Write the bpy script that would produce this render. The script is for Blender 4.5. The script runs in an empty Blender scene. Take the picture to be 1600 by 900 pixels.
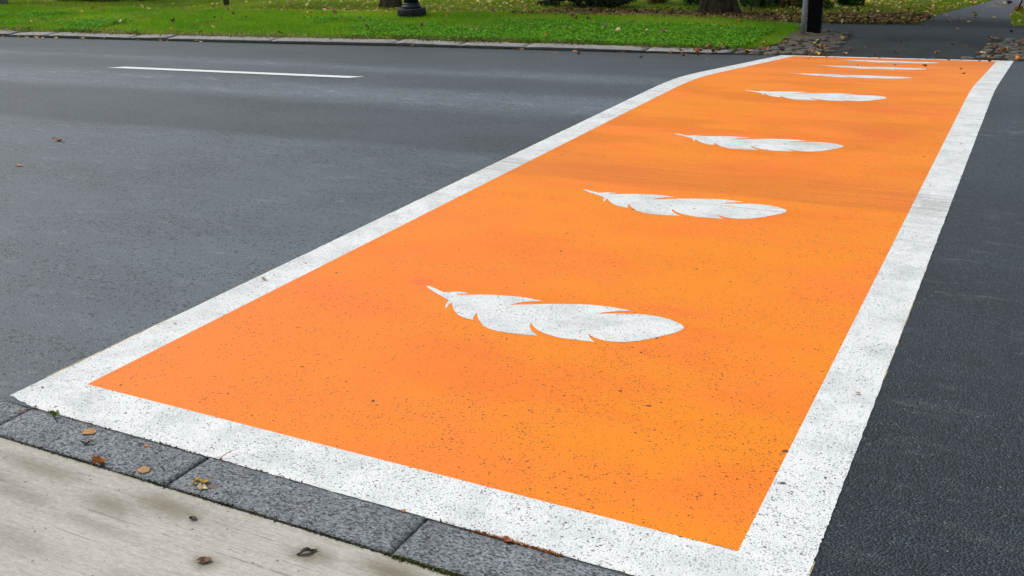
import bpy, bmesh, math, random
import numpy as np
from mathutils import Vector, Matrix
from mathutils.geometry import tessellate_polygon
random.seed(7); rng = np.random.default_rng(11)
S = bpy.context.scene
COL = S.collection
R = math.radians

# ------------------------------------------------------------------ camera
cd = bpy.data.cameras.new('camera'); cam = bpy.data.objects.new('camera', cd); COL.objects.link(cam)
right = Vector((0.88918209, 0.45678766, -0.02646229)); up = Vector((-0.14008634, 0.32683677, 0.93464086)); fwd = Vector((-0.43558126, 0.82735891, -0.35460711))
cam.matrix_world = Matrix(((right.x, up.x, -fwd.x, 0), (right.y, up.y, -fwd.y, 0), (right.z, up.z, -fwd.z, 1.70), (0, 0, 0, 1)))
cd.sensor_width = 36; cd.lens = 35.69; cd.clip_start = 0.05; cd.clip_end = 1500
S.camera = cam
S.render.resolution_x = 1024; S.render.resolution_y = 576
# ------------------------------------------------------------------ light
SUN_EL, SUN_AZ = R(52), R(-88)       # azimuth measured from +Y towards +X: along the road, from the left
w = bpy.data.worlds.new('World'); S.world = w; w.use_nodes = True
nt = w.node_tree; bg = nt.nodes['Background']
sky = nt.nodes.new('ShaderNodeTexSky'); sky.sky_type = 'NISHITA'; sky.sun_disc = False
sky.sun_elevation = SUN_EL; sky.sun_rotation = SUN_AZ; sky.air_density = 1.0; sky.dust_density = 3.0; sky.ozone_density = 1.0
hs = nt.nodes.new('ShaderNodeHueSaturation'); hs.inputs['Saturation'].default_value = 0.55   # thin overcast: paler sky
nt.links.new(sky.outputs[0], hs.inputs['Color']); tn = nt.nodes.new('ShaderNodeMix'); tn.data_type = 'RGBA'; tn.blend_type = 'MULTIPLY'; tn.inputs['Factor'].default_value = 1
nt.links.new(hs.outputs[0], tn.inputs['A']); tn.inputs['B'].default_value = (0.97, 1.0, 0.985, 1)
nt.links.new(tn.outputs['Result'], bg.inputs[0]); bg.inputs[1].default_value = 0.13
ld = bpy.data.lights.new('sun', 'SUN'); ld.energy = 1.5; ld.angle = R(24); ld.color = (1, 0.955, 0.89)
sun = bpy.data.objects.new('sun', ld); COL.objects.link(sun)
sd = Vector((math.sin(SUN_AZ) * math.cos(SUN_EL), math.cos(SUN_AZ) * math.cos(SUN_EL), math.sin(SUN_EL)))
sun.rotation_euler = sd.to_track_quat('Z', 'Y').to_euler()
S.view_settings.view_transform = 'Standard'; S.view_settings.look = 'None'
S.view_settings.exposure = 0.34; S.view_settings.gamma = 1.0
S.render.engine = 'CYCLES'

# ------------------------------------------------------------------ the lie of the land
KX = [-200, -60, -30, -20, -16.6, -15.5, -14.6, -13.1, -12.1, -11.1, -10.4, -9.1, -8.0, -6.95, -6.15, -5.15, -4.3, -3.6, -3.0, -1.0, 0.0, 3.0, 30, 200]
KY = [10.4, 10.5, 11.3, 11.95, 12.22, 12.32, 12.46, 12.72, 12.88, 13.03, 13.22, 13.54, 13.68, 13.82, 13.94, 14.08, 14.28, 14.56, 14.78, 15.12, 15.29, 15.8, 17.0, 17.0]
def K(X): return np.interp(X, KX, KY)
def Zr(X, Y):                                     # road: flat to the crown, then falling to the far kerb
    Xc = np.clip(X, -25, 6)
    yc = 10.0 + 0.07 * (Xc + 3)
    return -0.088 * 0.25 * np.logaddexp(0, (Y - yc) / 0.25)
def sm(a, b, x):
    t = np.clip((x - a) / (b - a), 0, 1); return t * t * (3 - 2 * t)
def khf(X): return 0.12 + 0.88 * (1 - sm(-7.0, -4.2, X))
def Zl(X, Y):                                     # ground beyond the far kerb: grass bank, then level park
    D = Y - K(X)
    z0 = Zr(X, K(X)) + 0.055 * khf(X)
    zc = np.interp(X, [-30, -17, -8, -5, -3.8, -3.2, 4], [-0.10, -0.13, -0.20, -0.25, -0.34, -0.385, -0.40])
    zp = np.interp(X, [-8, -4, 4], [-0.32, -0.385, -0.40])
    z0b = -0.05 * khf(X) * (1 - sm(.24, .31, D))
    return z0b + np.where(D < 3.2, z0 + (zc - z0) * sm(0, 3.2, D) ** 0.8, zc + (zp - zc) * sm(3.2, 4.3, D))
def Zg(X, Y): return np.where(Y < K(X), Zr(X, Y), Zl(X, Y))
def zg(x, y): return float(Zg(np.float64(x), np.float64(y)))

# ------------------------------------------------------------------ helpers
def link(name, me, mat=None, parent=None, loc=None, rot=None):
    o = bpy.data.objects.new(name, me); COL.objects.link(o)
    if mat is not None and me is not None and not me.materials:
        for m in (mat if isinstance(mat, (list, tuple)) else [mat]): me.materials.append(m)
    if parent is not None: o.parent = parent
    if loc is not None: o.location = loc
    if rot is not None: o.rotation_euler = rot
    return o
def tag(o, label=None, cat=None, group=None, kind=None):
    if label: o['label'] = label
    if cat: o['category'] = cat
    if group: o['group'] = group
    if kind: o['kind'] = kind
    return o
def empty(name, loc=(0, 0, 0), rz=0):
    o = bpy.data.objects.new(name, None); COL.objects.link(o); o.location = loc; o.rotation_euler = (0, 0, rz); o.empty_display_size = 0.1
    return o
def mesh(name, v, f, smooth=False):
    me = bpy.data.meshes.new(name); me.from_pydata([tuple(map(float, p)) for p in v], [], f)
    if smooth: me.polygons.foreach_set('use_smooth', [True] * len(me.polygons))
    me.update(); return me
def bm_mesh(name, bm, smooth=False):
    me = bpy.data.meshes.new(name); bm.to_mesh(me); bm.free()
    if smooth: me.polygons.foreach_set('use_smooth', [True] * len(me.polygons))
    return me
def grid_mesh(name, xs, ys_of, zf):
    """rows: for every x the list of y; zf vectorised"""
    V = []; F = []; n = None
    for x in xs:
        ys = ys_of(x); n = len(ys)
        z = zf(np.full(n, float(x)), np.array(ys, float))
        V += [(x, y, zz) for y, zz in zip(ys, z)]
    for i in range(len(xs) - 1):
        for j in range(n - 1):
            a = i * n + j; F.append((a, a + n, a + n + 1, a + 1))
    return mesh(name, V, F, True)
def drape(name, poly, dz, step=0.5, zf=zg, axes=(1,)):
    bm = bmesh.new()
    vs = [bm.verts.new((x, y, 0)) for x, y in poly]
    for t in tessellate_polygon([[Vector((x, y, 0)) for x, y in poly]]):
        try: bm.faces.new([vs[i] for i in t])
        except ValueError: pass
    for ax in axes:
        lo = min(p[ax] for p in poly); hi = max(p[ax] for p in poly)
        c = math.ceil(lo / step) * step
        while c < hi:
            co = (0, c, 0) if ax == 1 else (c, 0, 0); no = (0, 1, 0) if ax == 1 else (1, 0, 0)
            bmesh.ops.bisect_plane(bm, geom=bm.verts[:] + bm.edges[:] + bm.faces[:], plane_co=co, plane_no=no, dist=1e-5)
            c += step
    for v in bm.verts: v.co.z = zf(v.co.x, v.co.y) + dz
    bmesh.ops.recalc_face_normals(bm, faces=bm.faces[:])
    for f in bm.faces:
        if f.normal.z < 0: f.normal_flip()
    return bm_mesh(name, bm, True)
def inside(px, py, poly):
    c = np.zeros(len(px), bool); n = len(poly); j = n - 1
    for i in range(n):
        xi, yi = poly[i]; xj, yj = poly[j]
        m = ((yi > py) != (yj > py)) & (px < (xj - xi) * (py - yi) / (yj - yi + 1e-12) + xi)
        c ^= m; j = i
    return c
def jitter_line(a, b, step, amp):
    n = max(2, int(math.dist(a, b) / step)); dx = (b[0] - a[0]) / math.dist(a, b); dy = (b[1] - a[1]) / math.dist(a, b)
    out = [a]
    for i in range(1, n):
        t = i / n; k = random.gauss(0, amp)
        out.append((a[0] + (b[0] - a[0]) * t - dy * k, a[1] + (b[1] - a[1]) * t + dx * k))
    return out

# ------------------------------------------------------------------ node helper
class N:
    def __init__(s, name):
        s.m = bpy.data.materials.new(name); s.m.use_nodes = True; s.t = s.m.node_tree
        s.b = s.t.nodes['Principled BSDF']; s.g = s.t.nodes.new('ShaderNodeNewGeometry'); s.pos = s.g.outputs['Position']
    def n(s, ty, **k):
        x = s.t.nodes.new(ty)
        for a, v in k.items(): setattr(x, a, v)
        return x
    def l(s, a, b): s.t.links.new(a, b)
    def put(s, sock, v):
        if isinstance(v, bpy.types.NodeSocket): s.l(v, sock)
        elif isinstance(v, (tuple, list)): sock.default_value = tuple(v) + ((1,) if len(v) == 3 and sock.type == 'RGBA' else ())
        else: sock.default_value = v
    def math(s, op, a, b=0.0, c=None, clamp=False):
        x = s.n('ShaderNodeMath', operation=op, use_clamp=clamp); s.put(x.inputs[0], a); s.put(x.inputs[1], b)
        if c is not None: s.put(x.inputs[2], c)
        return x.outputs[0]
    def mapr(s, v, a, b, c=0.0, d=1.0, smooth=True):
        x = s.n('ShaderNodeMapRange', interpolation_type='SMOOTHSTEP' if smooth else 'LINEAR'); s.put(x.inputs[0], v)
        for i, q in enumerate((a, b, c, d)): s.put(x.inputs[1 + i], q)
        return x.outputs[0]
    def scale(s, sc, src=None, rot=0.0):
        x = s.n('ShaderNodeMapping'); s.l(src or s.pos, x.inputs[0]); x.inputs['Rotation'].default_value = (0, 0, rot)
        x.inputs['Scale'].default_value = sc if isinstance(sc, tuple) else (sc, sc, sc); return x.outputs[0]
    def noise(s, sc, det=4, rough=0.55, src=None, rot=0.0, dist=0.0):
        x = s.n('ShaderNodeTexNoise'); s.l(s.scale(sc, src, rot), x.inputs['Vector']); x.inputs['Scale'].default_value = 1
        x.inputs['Detail'].default_value = det; x.inputs['Roughness'].default_value = rough; x.inputs['Distortion'].default_value = dist
        return x.outputs[0]
    def vor(s, sc, src=None, rot=0.0, dim='3D', feature='F1'):
        x = s.n('ShaderNodeTexVoronoi', voronoi_dimensions=dim, feature=feature); s.l(s.scale(sc, src, rot), x.inputs['Vector']); x.inputs['Scale'].default_value = 1
        return x
    def rgb(s, c):
        x = s.n('ShaderNodeSeparateColor'); s.l(c, x.inputs[0]); return x.outputs
    def mix(s, f, a, b, mode='MIX'):
        x = s.n('ShaderNodeMix', data_type='RGBA', blend_type=mode); s.put(x.inputs['Factor'], f); s.put(x.inputs['A'], a); s.put(x.inputs['B'], b)
        return x.outputs['Result']
    def specks(s, sc, rad, dens, mask=None, stretch=(1, 1), rot=0.5, src=None):
        """small irregular pits: cells at sc per metre, radius (in cells), share of cells that have one"""
        q = s.n('ShaderNodeTexNoise'); s.l(s.scale(sc * 1.7, src), q.inputs['Vector']); q.inputs['Scale'].default_value = 1; q.inputs['Detail'].default_value = 1
        va = s.n('ShaderNodeVectorMath', operation='MULTIPLY_ADD'); s.l(q.outputs['Color'], va.inputs[0]); va.inputs[1].default_value = (0.5 / sc,) * 3
        s.l(src or s.pos, va.inputs[2])
        v = s.vor((sc * stretch[0], sc * stretch[1], sc), src=va.outputs[0], rot=rot, dim='2D')
        c = s.rgb(v.outputs['Color'])
        r = s.math('MULTIPLY', s.math('POWER', c[0], 1.6), rad)
        a = s.mapr(s.math('DIVIDE', v.outputs['Distance'], s.math('ADD', r, 0.02)), 0.8, 1.2, 1.0, 0.0)
        d = dens if mask is None else s.math('MULTIPLY', mask, dens)
        return s.math('MULTIPLY', a, s.math('LESS_THAN', c[1], d))
    def bump(s, h, strength=0.5, dist=0.003, prev=None):
        x = s.n('ShaderNodeBump'); s.put(x.inputs['Height'], h); x.inputs['Strength'].default_value = strength; x.inputs['Distance'].default_value = dist
        if prev is not None: s.l(prev, x.inputs['Normal'])
        return x.outputs[0]
    def out(s, col, rough=0.8, spec=0.5, normal=None):
        s.put(s.b.inputs['Base Color'], col); s.put(s.b.inputs['Roughness'], rough); s.b.inputs['Specular IOR Level'].default_value = spec
        if normal is not None: s.l(normal, s.b.inputs['Normal'])
        return s.m
def plain(name, col, rough=0.7, spec=0.4, var=0.15, sc=30, bump=0.0):
    n = N(name); q = n.noise(sc, 4)
    c = n.mix(n.mapr(q, 0.3, 0.7), tuple(x * (1 - var) for x in col), tuple(min(1, x * (1 + var)) for x in col))
    return n.out(c, rough, spec, n.bump(q, 0.5, bump) if bump else None)

# --- asphalt: coarse stone mastic, worn lane bands, painted tree reflection by the far kerb, dark pits
def asphalt_relief(n):
    v = n.vor(150, dim='2D'); h1 = n.math('SUBTRACT', 1.0, n.math('POWER', v.outputs['Distance'], 2.0))
    h2 = n.math('MULTIPLY', n.rgb(v.outputs['Color'])[2], 0.8)
    return n.math('ADD', n.math('MULTIPLY', h1, 0.7), n.math('MULTIPLY', h2, 1.0)), v
def mat_asphalt():
    n = N('asphalt')
    h, v = asphalt_relief(n)
    xyz = n.n('ShaderNodeSeparateXYZ'); n.l(n.pos, xyz.inputs[0]); X, Y = xyz.outputs[0], xyz.outputs[1]
    cr = n.rgb(v.outputs['Color'])
    vc = n.vor((115, 150, 1), rot=.5, dim='2D'); cc_ = n.rgb(vc.outputs['Color']); vf = n.vor(190, dim='2D'); cf = n.rgb(vf.outputs['Color'])
    hc = n.math('ADD', n.math('SUBTRACT', n.math('MULTIPLY', cc_[0], 1.6), n.math('MULTIPLY', vc.outputs['Distance'], 1.5)), n.math('MULTIPLY', cf[1], .5))
    Yw = n.math('ADD', Y, n.math('MULTIPLY', n.math('SUBTRACT', n.noise((0.25, 1.4, 1), 4), 0.5), 0.55))
    Yw = n.math('SUBTRACT', Yw, n.math('MULTIPLY', X, 0.04))
    band = n.n('ShaderNodeValToRGB'); n.l(n.mapr(Yw, 0, 16, 0, 1, False), band.inputs[0])
    e = band.color_ramp.elements; e[0].position = 0; e[1].position = 1
    stops = [(0, 1.0), (6.38, 1.04), (6.55, 0.62), (7.75, 0.64), (8.15, 1.35), (8.7, 1.2), (9.05, 0.72), (9.55, 0.82), (9.9, 1.2), (10.3, 0.75), (10.9, 0.6), (12.0, 0.55), (14.5, 0.36)]  # last stops: trees mirrored in the road by the far kerb, painted as darker colour
    e[0].color = (1, 1, 1, 1); e[1].color = (.5 / 2,) * 3 + (1,)
    for y_, k in stops[1:]:
        q = e.new(y_ / 16); q.color = (k / 2, k / 2, k / 2, 1)
    e[0].color = (.5, .5, .5, 1)
    bandv = n.math('MULTIPLY', band.outputs[0], 2.0)
    # newer, coarser and darker mat to the right of the crossing
    newmat = n.mapr(X, -0.9, -0.5, 0, 1)
    base = n.mix(newmat, (0.074, 0.092, 0.108), (0.035, 0.046, 0.057))
    bandm = n.mix(newmat, bandv, n.mapr(Y, 3.5, 9.0, 0.9, 1.5))
    c = n.mix(1.0, base, bandm, 'MULTIPLY')
    st = n.math('ADD', n.math('MULTIPLY', cr[0], 1.1), 0.45)
    st2 = n.math('ADD', n.math('MULTIPLY', n.noise(38, 5, 0.75), 2.0), 0.0)
    sv = n.math('MULTIPLY', st, st2); sv = n.math('ADD', 1.0, n.math('MULTIPLY', n.math('SUBTRACT', sv, 1.0), n.mapr(newmat, 0, 1, 0.42, 0.5)))
    c = n.mix(1.0, c, sv, 'MULTIPLY')
    big = n.mapr(n.noise((0.5, 0.9, 1), 5, 0.6), 0.3, 0.7, 0.84, 1.16)
    c = n.mix(1.0, c, big, 'MULTIPLY')
    crs = n.math('ADD', n.math('MULTIPLY', n.math('POWER', cc_[1], 2.0), 1.1), n.math('ADD', n.math('MULTIPLY', cf[0], .5), .42)); c = n.mix(newmat, c, n.mix(1.0, c, crs, 'MULTIPLY'))
    # pale worn stone tops in the worn bands
    worn = n.math('MULTIPLY', n.mapr(n.noise((3, 9, 1), 5, 0.7), 0.52, 0.68), n.mapr(bandv, 0.9, 1.2))
    c = n.mix(n.math('MULTIPLY', worn, n.mapr(n.noise((20, 45, 1), 4, .8), 0.40, 0.60, 0, 0.75)), c, (0.29, 0.30, 0.305))
    grit = n.specks(60, 0.22, 0.05); c = n.mix(n.math('MULTIPLY', grit, 0.75), c, (0.33, 0.33, 0.31))
    pm = n.math('MULTIPLY', n.mapr(n.noise((1.0, 2.0, 1), 4, 0.65), 0.36, 0.64, .12, 1.0), n.math('SUBTRACT', 1.0, newmat))
    pits = n.math('MAXIMUM', n.specks(62, 0.55, 0.75, pm, (0.8, 1.1)), n.specks(30, 0.30, 0.45, pm, (0.8, 1.1))); c = n.mix(n.math('MULTIPLY', pits, 0.85), c, (0.014, 0.016, 0.018))
    hm = n.n('ShaderNodeMix', data_type='FLOAT'); n.l(newmat, hm.inputs['Factor']); n.l(h, hm.inputs['A']); n.l(hc, hm.inputs['B'])
    hh = n.math('SUBTRACT', hm.outputs['Result'], n.math('MULTIPLY', pits, 1.2))
    x = n.n('ShaderNodeBump'); n.l(hh, x.inputs['Height']); n.l(n.mapr(newmat, 0, 1, 0.35, 0.85), x.inputs['Strength']); x.inputs['Distance'].default_value = 0.010
    return n.out(c, n.mapr(newmat, 0, 1, 0.60, 0.55), 0.5, x.outputs[0])
M = {}
M['asphalt'] = mat_asphalt()
def mat_white():
    n = N('white_road_paint'); h, v = asphalt_relief(n)
    cl = n.noise(5, 5, 0.65); f = n.noise(55, 4, 0.7)
    c = n.mix(n.mapr(cl, 0.40, 0.70), (0.80, 0.812, 0.795), (0.63, 0.645, 0.635))
    xyz = n.n('ShaderNodeSeparateXYZ'); n.l(n.pos, xyz.inputs[0]); Y = xyz.outputs[1]
    tyre = n.math('MULTIPLY', n.mapr(n.noise((0.4, 14, 1), 4, 0.7), 0.5, 0.7), n.math('MULTIPLY', n.mapr(Y, 4.6, 5.8), 0.6))
    c = n.mix(tyre, c, (0.46, 0.46, 0.42))
    lane = n.math('MULTIPLY', n.mapr(Y, 5.8, 5.95), n.mapr(Y, 6.5, 6.2)); c = n.mix(n.math('MULTIPLY', lane, n.mapr(n.noise((0.8, 60, 1), 3, 0.6), 0.42, 0.6, 0.1, 0.7)), c, (0.42, 0.42, 0.39))
    c = n.mix(n.mapr(n.noise((14, 22, 1), 5, 0.75, rot=.4), 0.52, 0.74, 0, 0.35), c, (0.47, 0.485, 0.47)); c = n.mix(n.mapr(n.noise((70, 120, 1), 3, 0.7, rot=.5), 0.56, 0.70, 0, 0.25), c, (0.45, 0.46, 0.45))
    near = n.mapr(n.noise(2.2, 4, 0.6), 0.35, 0.65, 0.35, 1.0)
    s1 = n.specks(165, 0.42, 0.7, near, (0.75, 1.1), 0.5); s2 = n.specks(85, 0.27, 0.32, near, (0.75, 1.1), 0.5); s3 = n.specks(15, 0.085, 0.10)
    c = n.mix(n.math('MULTIPLY', s1, 0.62), c, (0.13, 0.135, 0.14)); c = n.mix(n.math('MULTIPLY', s2, 0.85), c, (0.07, 0.07, 0.07)); c = n.mix(n.math('MULTIPLY', s3, 0.9), c, (0.05, 0.045, 0.04))
    h = n.math('SUBTRACT', n.math('ADD', n.math('MULTIPLY', h, 0.6), n.math('MULTIPLY', f, 0.4)), n.math('MULTIPLY', n.math('ADD', s1, s2), 0.5))
    return n.out(c, 0.65, 0.3, n.bump(h, 0.8, 0.005))
def mat_orange():
    n = N('orange_road_paint'); h, v = asphalt_relief(n)
    xyz = n.n('ShaderNodeSeparateXYZ'); n.l(n.pos, xyz.inputs[0]); X, Y = xyz.outputs[0], xyz.outputs[1]
    A, B, C = (0.85, 0.248, 0.007), (0.82, 0.168, 0.009), (0.70, 0.180, 0.004)
    f1 = n.mapr(n.noise((1.0, 1.5, 1), 5, 0.6), 0.40, 0.66); f2 = n.mapr(n.noise((0.9, 3.0, 1), 6, 0.65, rot=0.12), 0.50, 0.64)
    c = n.mix(n.math('MULTIPLY', f1, .8), A, (0.88, 0.205, 0.024))
    c = n.mix(n.mapr(n.noise((40, 60, 1), 5, .75), .35, .65, 0.0, .22), c, (0.74, 0.19, 0.018))
    c = n.mix(n.math('MULTIPLY', f2, n.mapr(Y, 2.5, 7.0, 0.3, 0.6)), c, B)
    f3 = n.mapr(n.noise((0.8, 1.7, 1), 6, 0.65, rot=-0.1), 0.44, 0.64); c = n.mix(n.math('MULTIPLY', f3, n.mapr(Y, 5.0, 7.0, 0.0, 0.8)), c, C)
    c = n.mix(n.math('MULTIPLY', n.mapr(X, -1.2, -3.1, 0.0, 0.75), n.mapr(Y, 6.0, 3.0)), c, (0.86, 0.198, 0.024))
    # pinkish re-coated patches
    wq = n.math('MULTIPLY', n.math('SUBTRACT', n.noise(14, 4, .7), 0.5), 1.3)
    for x0, y0, rx, ry, k, cc in ((-2.53, 3.87, .055, .055, .75, (0.86, 0.15, 0.045)), (-1.30, 3.99, .17, .05, .6, (0.86, 0.16, 0.03)), (-2.55, 3.50, .3, .12, .35, (0.86, 0.17, 0.03)), (-1.75, 3.05, .38, .16, .5, (0.84, 0.15, 0.02)), (-1.95, 3.25, .3, .1, .4, (0.84, 0.15, 0.02)), (-1.35, 3.20, .3, .12, .35, (0.84, 0.16, 0.02)), (-1.1, 3.55, .3, .08, .3, (0.84, 0.16, 0.02)), (-2.9, 3.6, .2, .15, .35, (0.86, 0.16, 0.03)), (-1.0, 7.9, .25, .25, .5, (0.74, 0.13, 0.02)), (-1.1, 8.9, .3, .15, .4, (0.76, 0.14, 0.02)), (-2.5, 6.25, .55, .10, .55, (0.72, 0.13, 0.02))):
        dx = n.math('DIVIDE', n.math('SUBTRACT', X, x0), rx); dy = n.math('DIVIDE', n.math('SUBTRACT', Y, y0), ry)
        rr_ = n.math('ADD', n.math('SQRT', n.math('ADD', n.math('MULTIPLY', dx, dx), n.math('MULTIPLY', dy, dy))), wq)
        c = n.mix(n.mapr(rr_, .2 if k < .7 else .8, 1.5 if k < .7 else 1.1, k, 0.0), c, cc)
    # scuffed joint of the two paving lanes
    Yw = n.math('ADD', Y, n.math('MULTIPLY', n.math('SUBTRACT', n.noise((1.2, 3, 1), 3), 0.5), 0.12))
    lane = n.math('MULTIPLY', n.mapr(Yw, 5.86, 5.95), n.mapr(Yw, 7.0, 6.0)); st = n.mapr(n.noise((0.7, 55, 1), 4, 0.7), 0.38, 0.62, 0.15, 0.85)
    c = n.mix(n.math('MULTIPLY', lane, st), c, (0.62, 0.165, 0.018))
    c = n.mix(n.math('MULTIPLY', n.mapr(n.noise((0.35, 30, 1), 4, 0.7), 0.55, 0.72), n.mapr(Y, 6.0, 8.0, 0.0, 0.35)), c, (0.60, 0.19, 0.02))
    far = n.mapr(Y, 11.5, 14.5, 0.0, 0.45); c = n.mix(n.math('MULTIPLY', far, n.mapr(n.noise((1.2, 3, 1), 4, 0.6), 0.35, 0.6)), c, (0.62, 0.16, 0.02))
    near = n.mapr(n.noise((1.9, 1.9, 1), 5, 0.7), 0.36, 0.62, 0.18, 1.0); nr = n.mapr(Y, 2.2, 6.0, 1.0, 0.35); near = n.math('MULTIPLY', near, nr)
    right_ = n.mapr(X, -3.0, -0.8, 0.5, 1.0); near = n.math('MULTIPLY', near, right_)
    s1 = n.specks(165, 0.42, 0.58, near, (0.75, 1.1), 0.5); s2 = n.specks(80, 0.28, 0.34, near, (0.75, 1.1), 0.5); s3 = n.specks(14, 0.09, 0.12, near)
    c = n.mix(n.math('MULTIPLY', s1, 0.75), c, (0.26, 0.055, 0.010)); c = n.mix(n.math('MULTIPLY', s2, 0.9), c, (0.10, 0.04, 0.025)); c = n.mix(n.math('MULTIPLY', s3, 0.9), c, (0.05, 0.035, 0.03))
    h = n.math('SUBTRACT', n.math('MULTIPLY', h, 0.6), n.math('MULTIPLY', n.math('ADD', s1, s2), 0.5))
    return n.out(c, 0.6, 0.25, n.bump(h, 0.45, 0.0035))
M['white'] = mat_white(); M['orange'] = mat_orange()
def mat_granite(name, a, b, dark, coarse=1.0, bd=0.008, warm=(0.30, 0.27, 0.23)):
    n = N(name)
    v = n.vor((70 / coarse, 120 / coarse, 90 / coarse), rot=0.75); c = n.rgb(v.outputs['Color'])
    q = n.noise((55 / coarse, 95 / coarse, 80), 6, 0.72, rot=0.75); big = n.noise(6, 4)
    col = n.mix(n.mapr(q, 0.36, 0.62), a, b)
    col = n.mix(n.mapr(c[0], 0.72, 0.95, 0, 0.55), col, tuple(x * 1.5 for x in b)); col = n.mix(n.mapr(c[1], 0.74, 0.95, 0, 0.7), col, dark)
    col = n.mix(n.mapr(n.noise(14, 4, 0.6), 0.56, 0.72, 0, 0.30), col, warm)
    col = n.mix(1.0, col, n.mapr(big, 0.3, 0.7, 0.86, 1.12), 'MULTIPLY')
    pit = n.specks(45 / coarse, 0.5, 0.35, None, (1.0, 1.7), 0.75); col = n.mix(n.math('MULTIPLY', pit, 0.7), col, dark)
    h = n.math('SUBTRACT', n.math('ADD', n.math('MULTIPLY', q, 1.6), n.math('MULTIPLY', v.outputs['Distance'], 0.6)), n.math('MULTIPLY', pit, 0.6))
    return n.out(col, 0.72, 0.4, n.bump(h, 1.0, bd * 1.4))
M['granite'] = mat_granite('blue_grey_granite', (0.165, 0.18, 0.20), (0.42, 0.44, 0.46), (0.035, 0.04, 0.05), 0.65)
M['kerb_far'] = mat_granite('weathered_kerb_granite', (0.24, 0.23, 0.22), (0.36, 0.35, 0.33), (0.13, 0.12, 0.11), 1.0, 0.005)
def mat_cobble():
    n = N('cobble_stone'); oi = n.n('ShaderNodeObjectInfo'); q = n.noise(25, 5, 0.7)
    c = n.mix(oi.outputs['Random'], (0.13, 0.11, 0.085), (0.23, 0.205, 0.17)); c = n.mix(n.mapr(q, 0.35, 0.65), c, (0.09, 0.08, 0.065))
    return n.out(c, 0.8, 0.35, n.bump(q, 0.7, 0.01))
M['cobble'] = mat_cobble()
def mat_concrete():
    n = N('broomed_concrete')
    xyz = n.n('ShaderNodeSeparateXYZ'); n.l(n.pos, xyz.inputs[0]); X, Y = xyz.outputs[0], xyz.outputs[1]
    br = n.noise((4.0, 95, 1), 3, 0.8, rot=0.02); big = n.noise((1.6, 2.6, 1), 5, 0.6); f = n.noise(90, 4, 0.7)
    c = n.mix(n.mapr(big, 0.35, 0.65), (0.47, 0.445, 0.395), (0.39, 0.365, 0.315))
    c = n.mix(n.mapr(br, 0.47, 0.66, 0, 0.42), c, (0.30, 0.27, 0.21)); c = n.mix(n.mapr(n.noise((40, 70, 1), 5, 0.8), 0.36, 0.56, 0.5, 0.0), c, (0.60, 0.58, 0.53)); c = n.mix(n.mapr(n.noise((70, 140, 1), 3, 0.8), 0.54, 0.68, 0, 0.45), c, (0.27, 0.245, 0.195))
    c = n.mix(n.mapr(f, 0.58, 0.75, 0, 0.35), c, (0.28, 0.26, 0.21))
    fine = n.noise((14, 210, 1), 3, 0.8, rot=0.02); c = n.mix(n.mapr(fine, 0.50, 0.66, 0, 0.45), c, (0.24, 0.215, 0.165)); c = n.mix(n.math("MULTIPLY", n.specks(110, 0.34, 0.10), 0.5), c, (0.20, 0.17, 0.13))
    # long drag grooves of the broom
    Yw = n.math('ADD', Y, n.math('MULTIPLY', n.math('SUBTRACT', n.noise((1.5, 1, 1), 2), 0.5), 0.004))
    gm = None
    for y0, k in ((1.865, 0.8), (1.752, 0.9), (1.715, 0.35), (1.64, 0.6), (1.80, 0.4)):
        d = n.math('ABSOLUTE', n.math('SUBTRACT', Yw, y0)); g = n.math('MULTIPLY', n.mapr(d, 0.0012, 0.003, 1, 0), n.mapr(n.noise((9, 1, 1), 4, 0.7), 0.40, 0.62, 0.0, k * .8))
        gm = g if gm is None else n.math('MAXIMUM', gm, g)
    c = n.mix(gm, c, (0.20, 0.18, 0.14))
    # tannin stains left by wet leaves
    wob = n.math('MULTIPLY', n.math('SUBTRACT', n.noise((7, 14, 1), 6, 0.75), 0.5), 1.5)
    sm_ = None
    for x0, y0, rx, ry, k in ((-2.76, 1.86, .22, .045, .62), (-2.19, 1.865, .17, .05, .8), (-2.36, 1.80, .14, .05, .7), (-2.95, 1.76, .25, .04, .6), (-2.73, 1.72, .22, .035, .5), (-2.35, 1.70, .2, .03, .45), (-1.38, 1.89, .12, .045, .9),
                              (-1.635, 1.852, .075, .04, .85), (-1.885, 1.700, .05, .035, .75), (-2.07, 1.85, .05, .03, .6), (-1.9, 1.55, .2, .04, .4), (-2.45, 1.55, .2, .05, .4)):
        dx = n.math('DIVIDE', n.math('SUBTRACT', X, x0), rx); dy = n.math('DIVIDE', n.math('SUBTRACT', Y, y0), ry)
        r = n.math('SQRT', n.math('ADD', n.math('MULTIPLY', dx, dx), n.math('MULTIPLY', dy, dy)))
        g = n.mapr(n.math('ADD', r, wob), 0.0, 1.6, k, 0.0); sm_ = g if sm_ is None else n.math('MAXIMUM', sm_, g)
    c = n.mix(n.math('MULTIPLY', sm_, 0.95), c, (0.17, 0.145, 0.095))
    edge = n.math('MULTIPLY', n.mapr(Y, 1.915, 1.955), n.mapr(n.noise(14, 4, 0.6), 0.35, 0.6, 0.15, 0.55)); c = n.mix(edge, c, (0.24, 0.235, 0.13))
    s = n.specks(34, 0.16, 0.10); c = n.mix(n.math('MULTIPLY', s, 0.7), c, (0.13, 0.09, 0.06))
    h = n.math('SUBTRACT', n.math('ADD', n.math('MULTIPLY', br, 1.2), n.math('MULTIPLY', f, 0.5)), gm)
    return n.out(c, 0.85, 0.3, n.bump(h, 0.5, 0.003))
M['concrete'] = mat_concrete()
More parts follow.
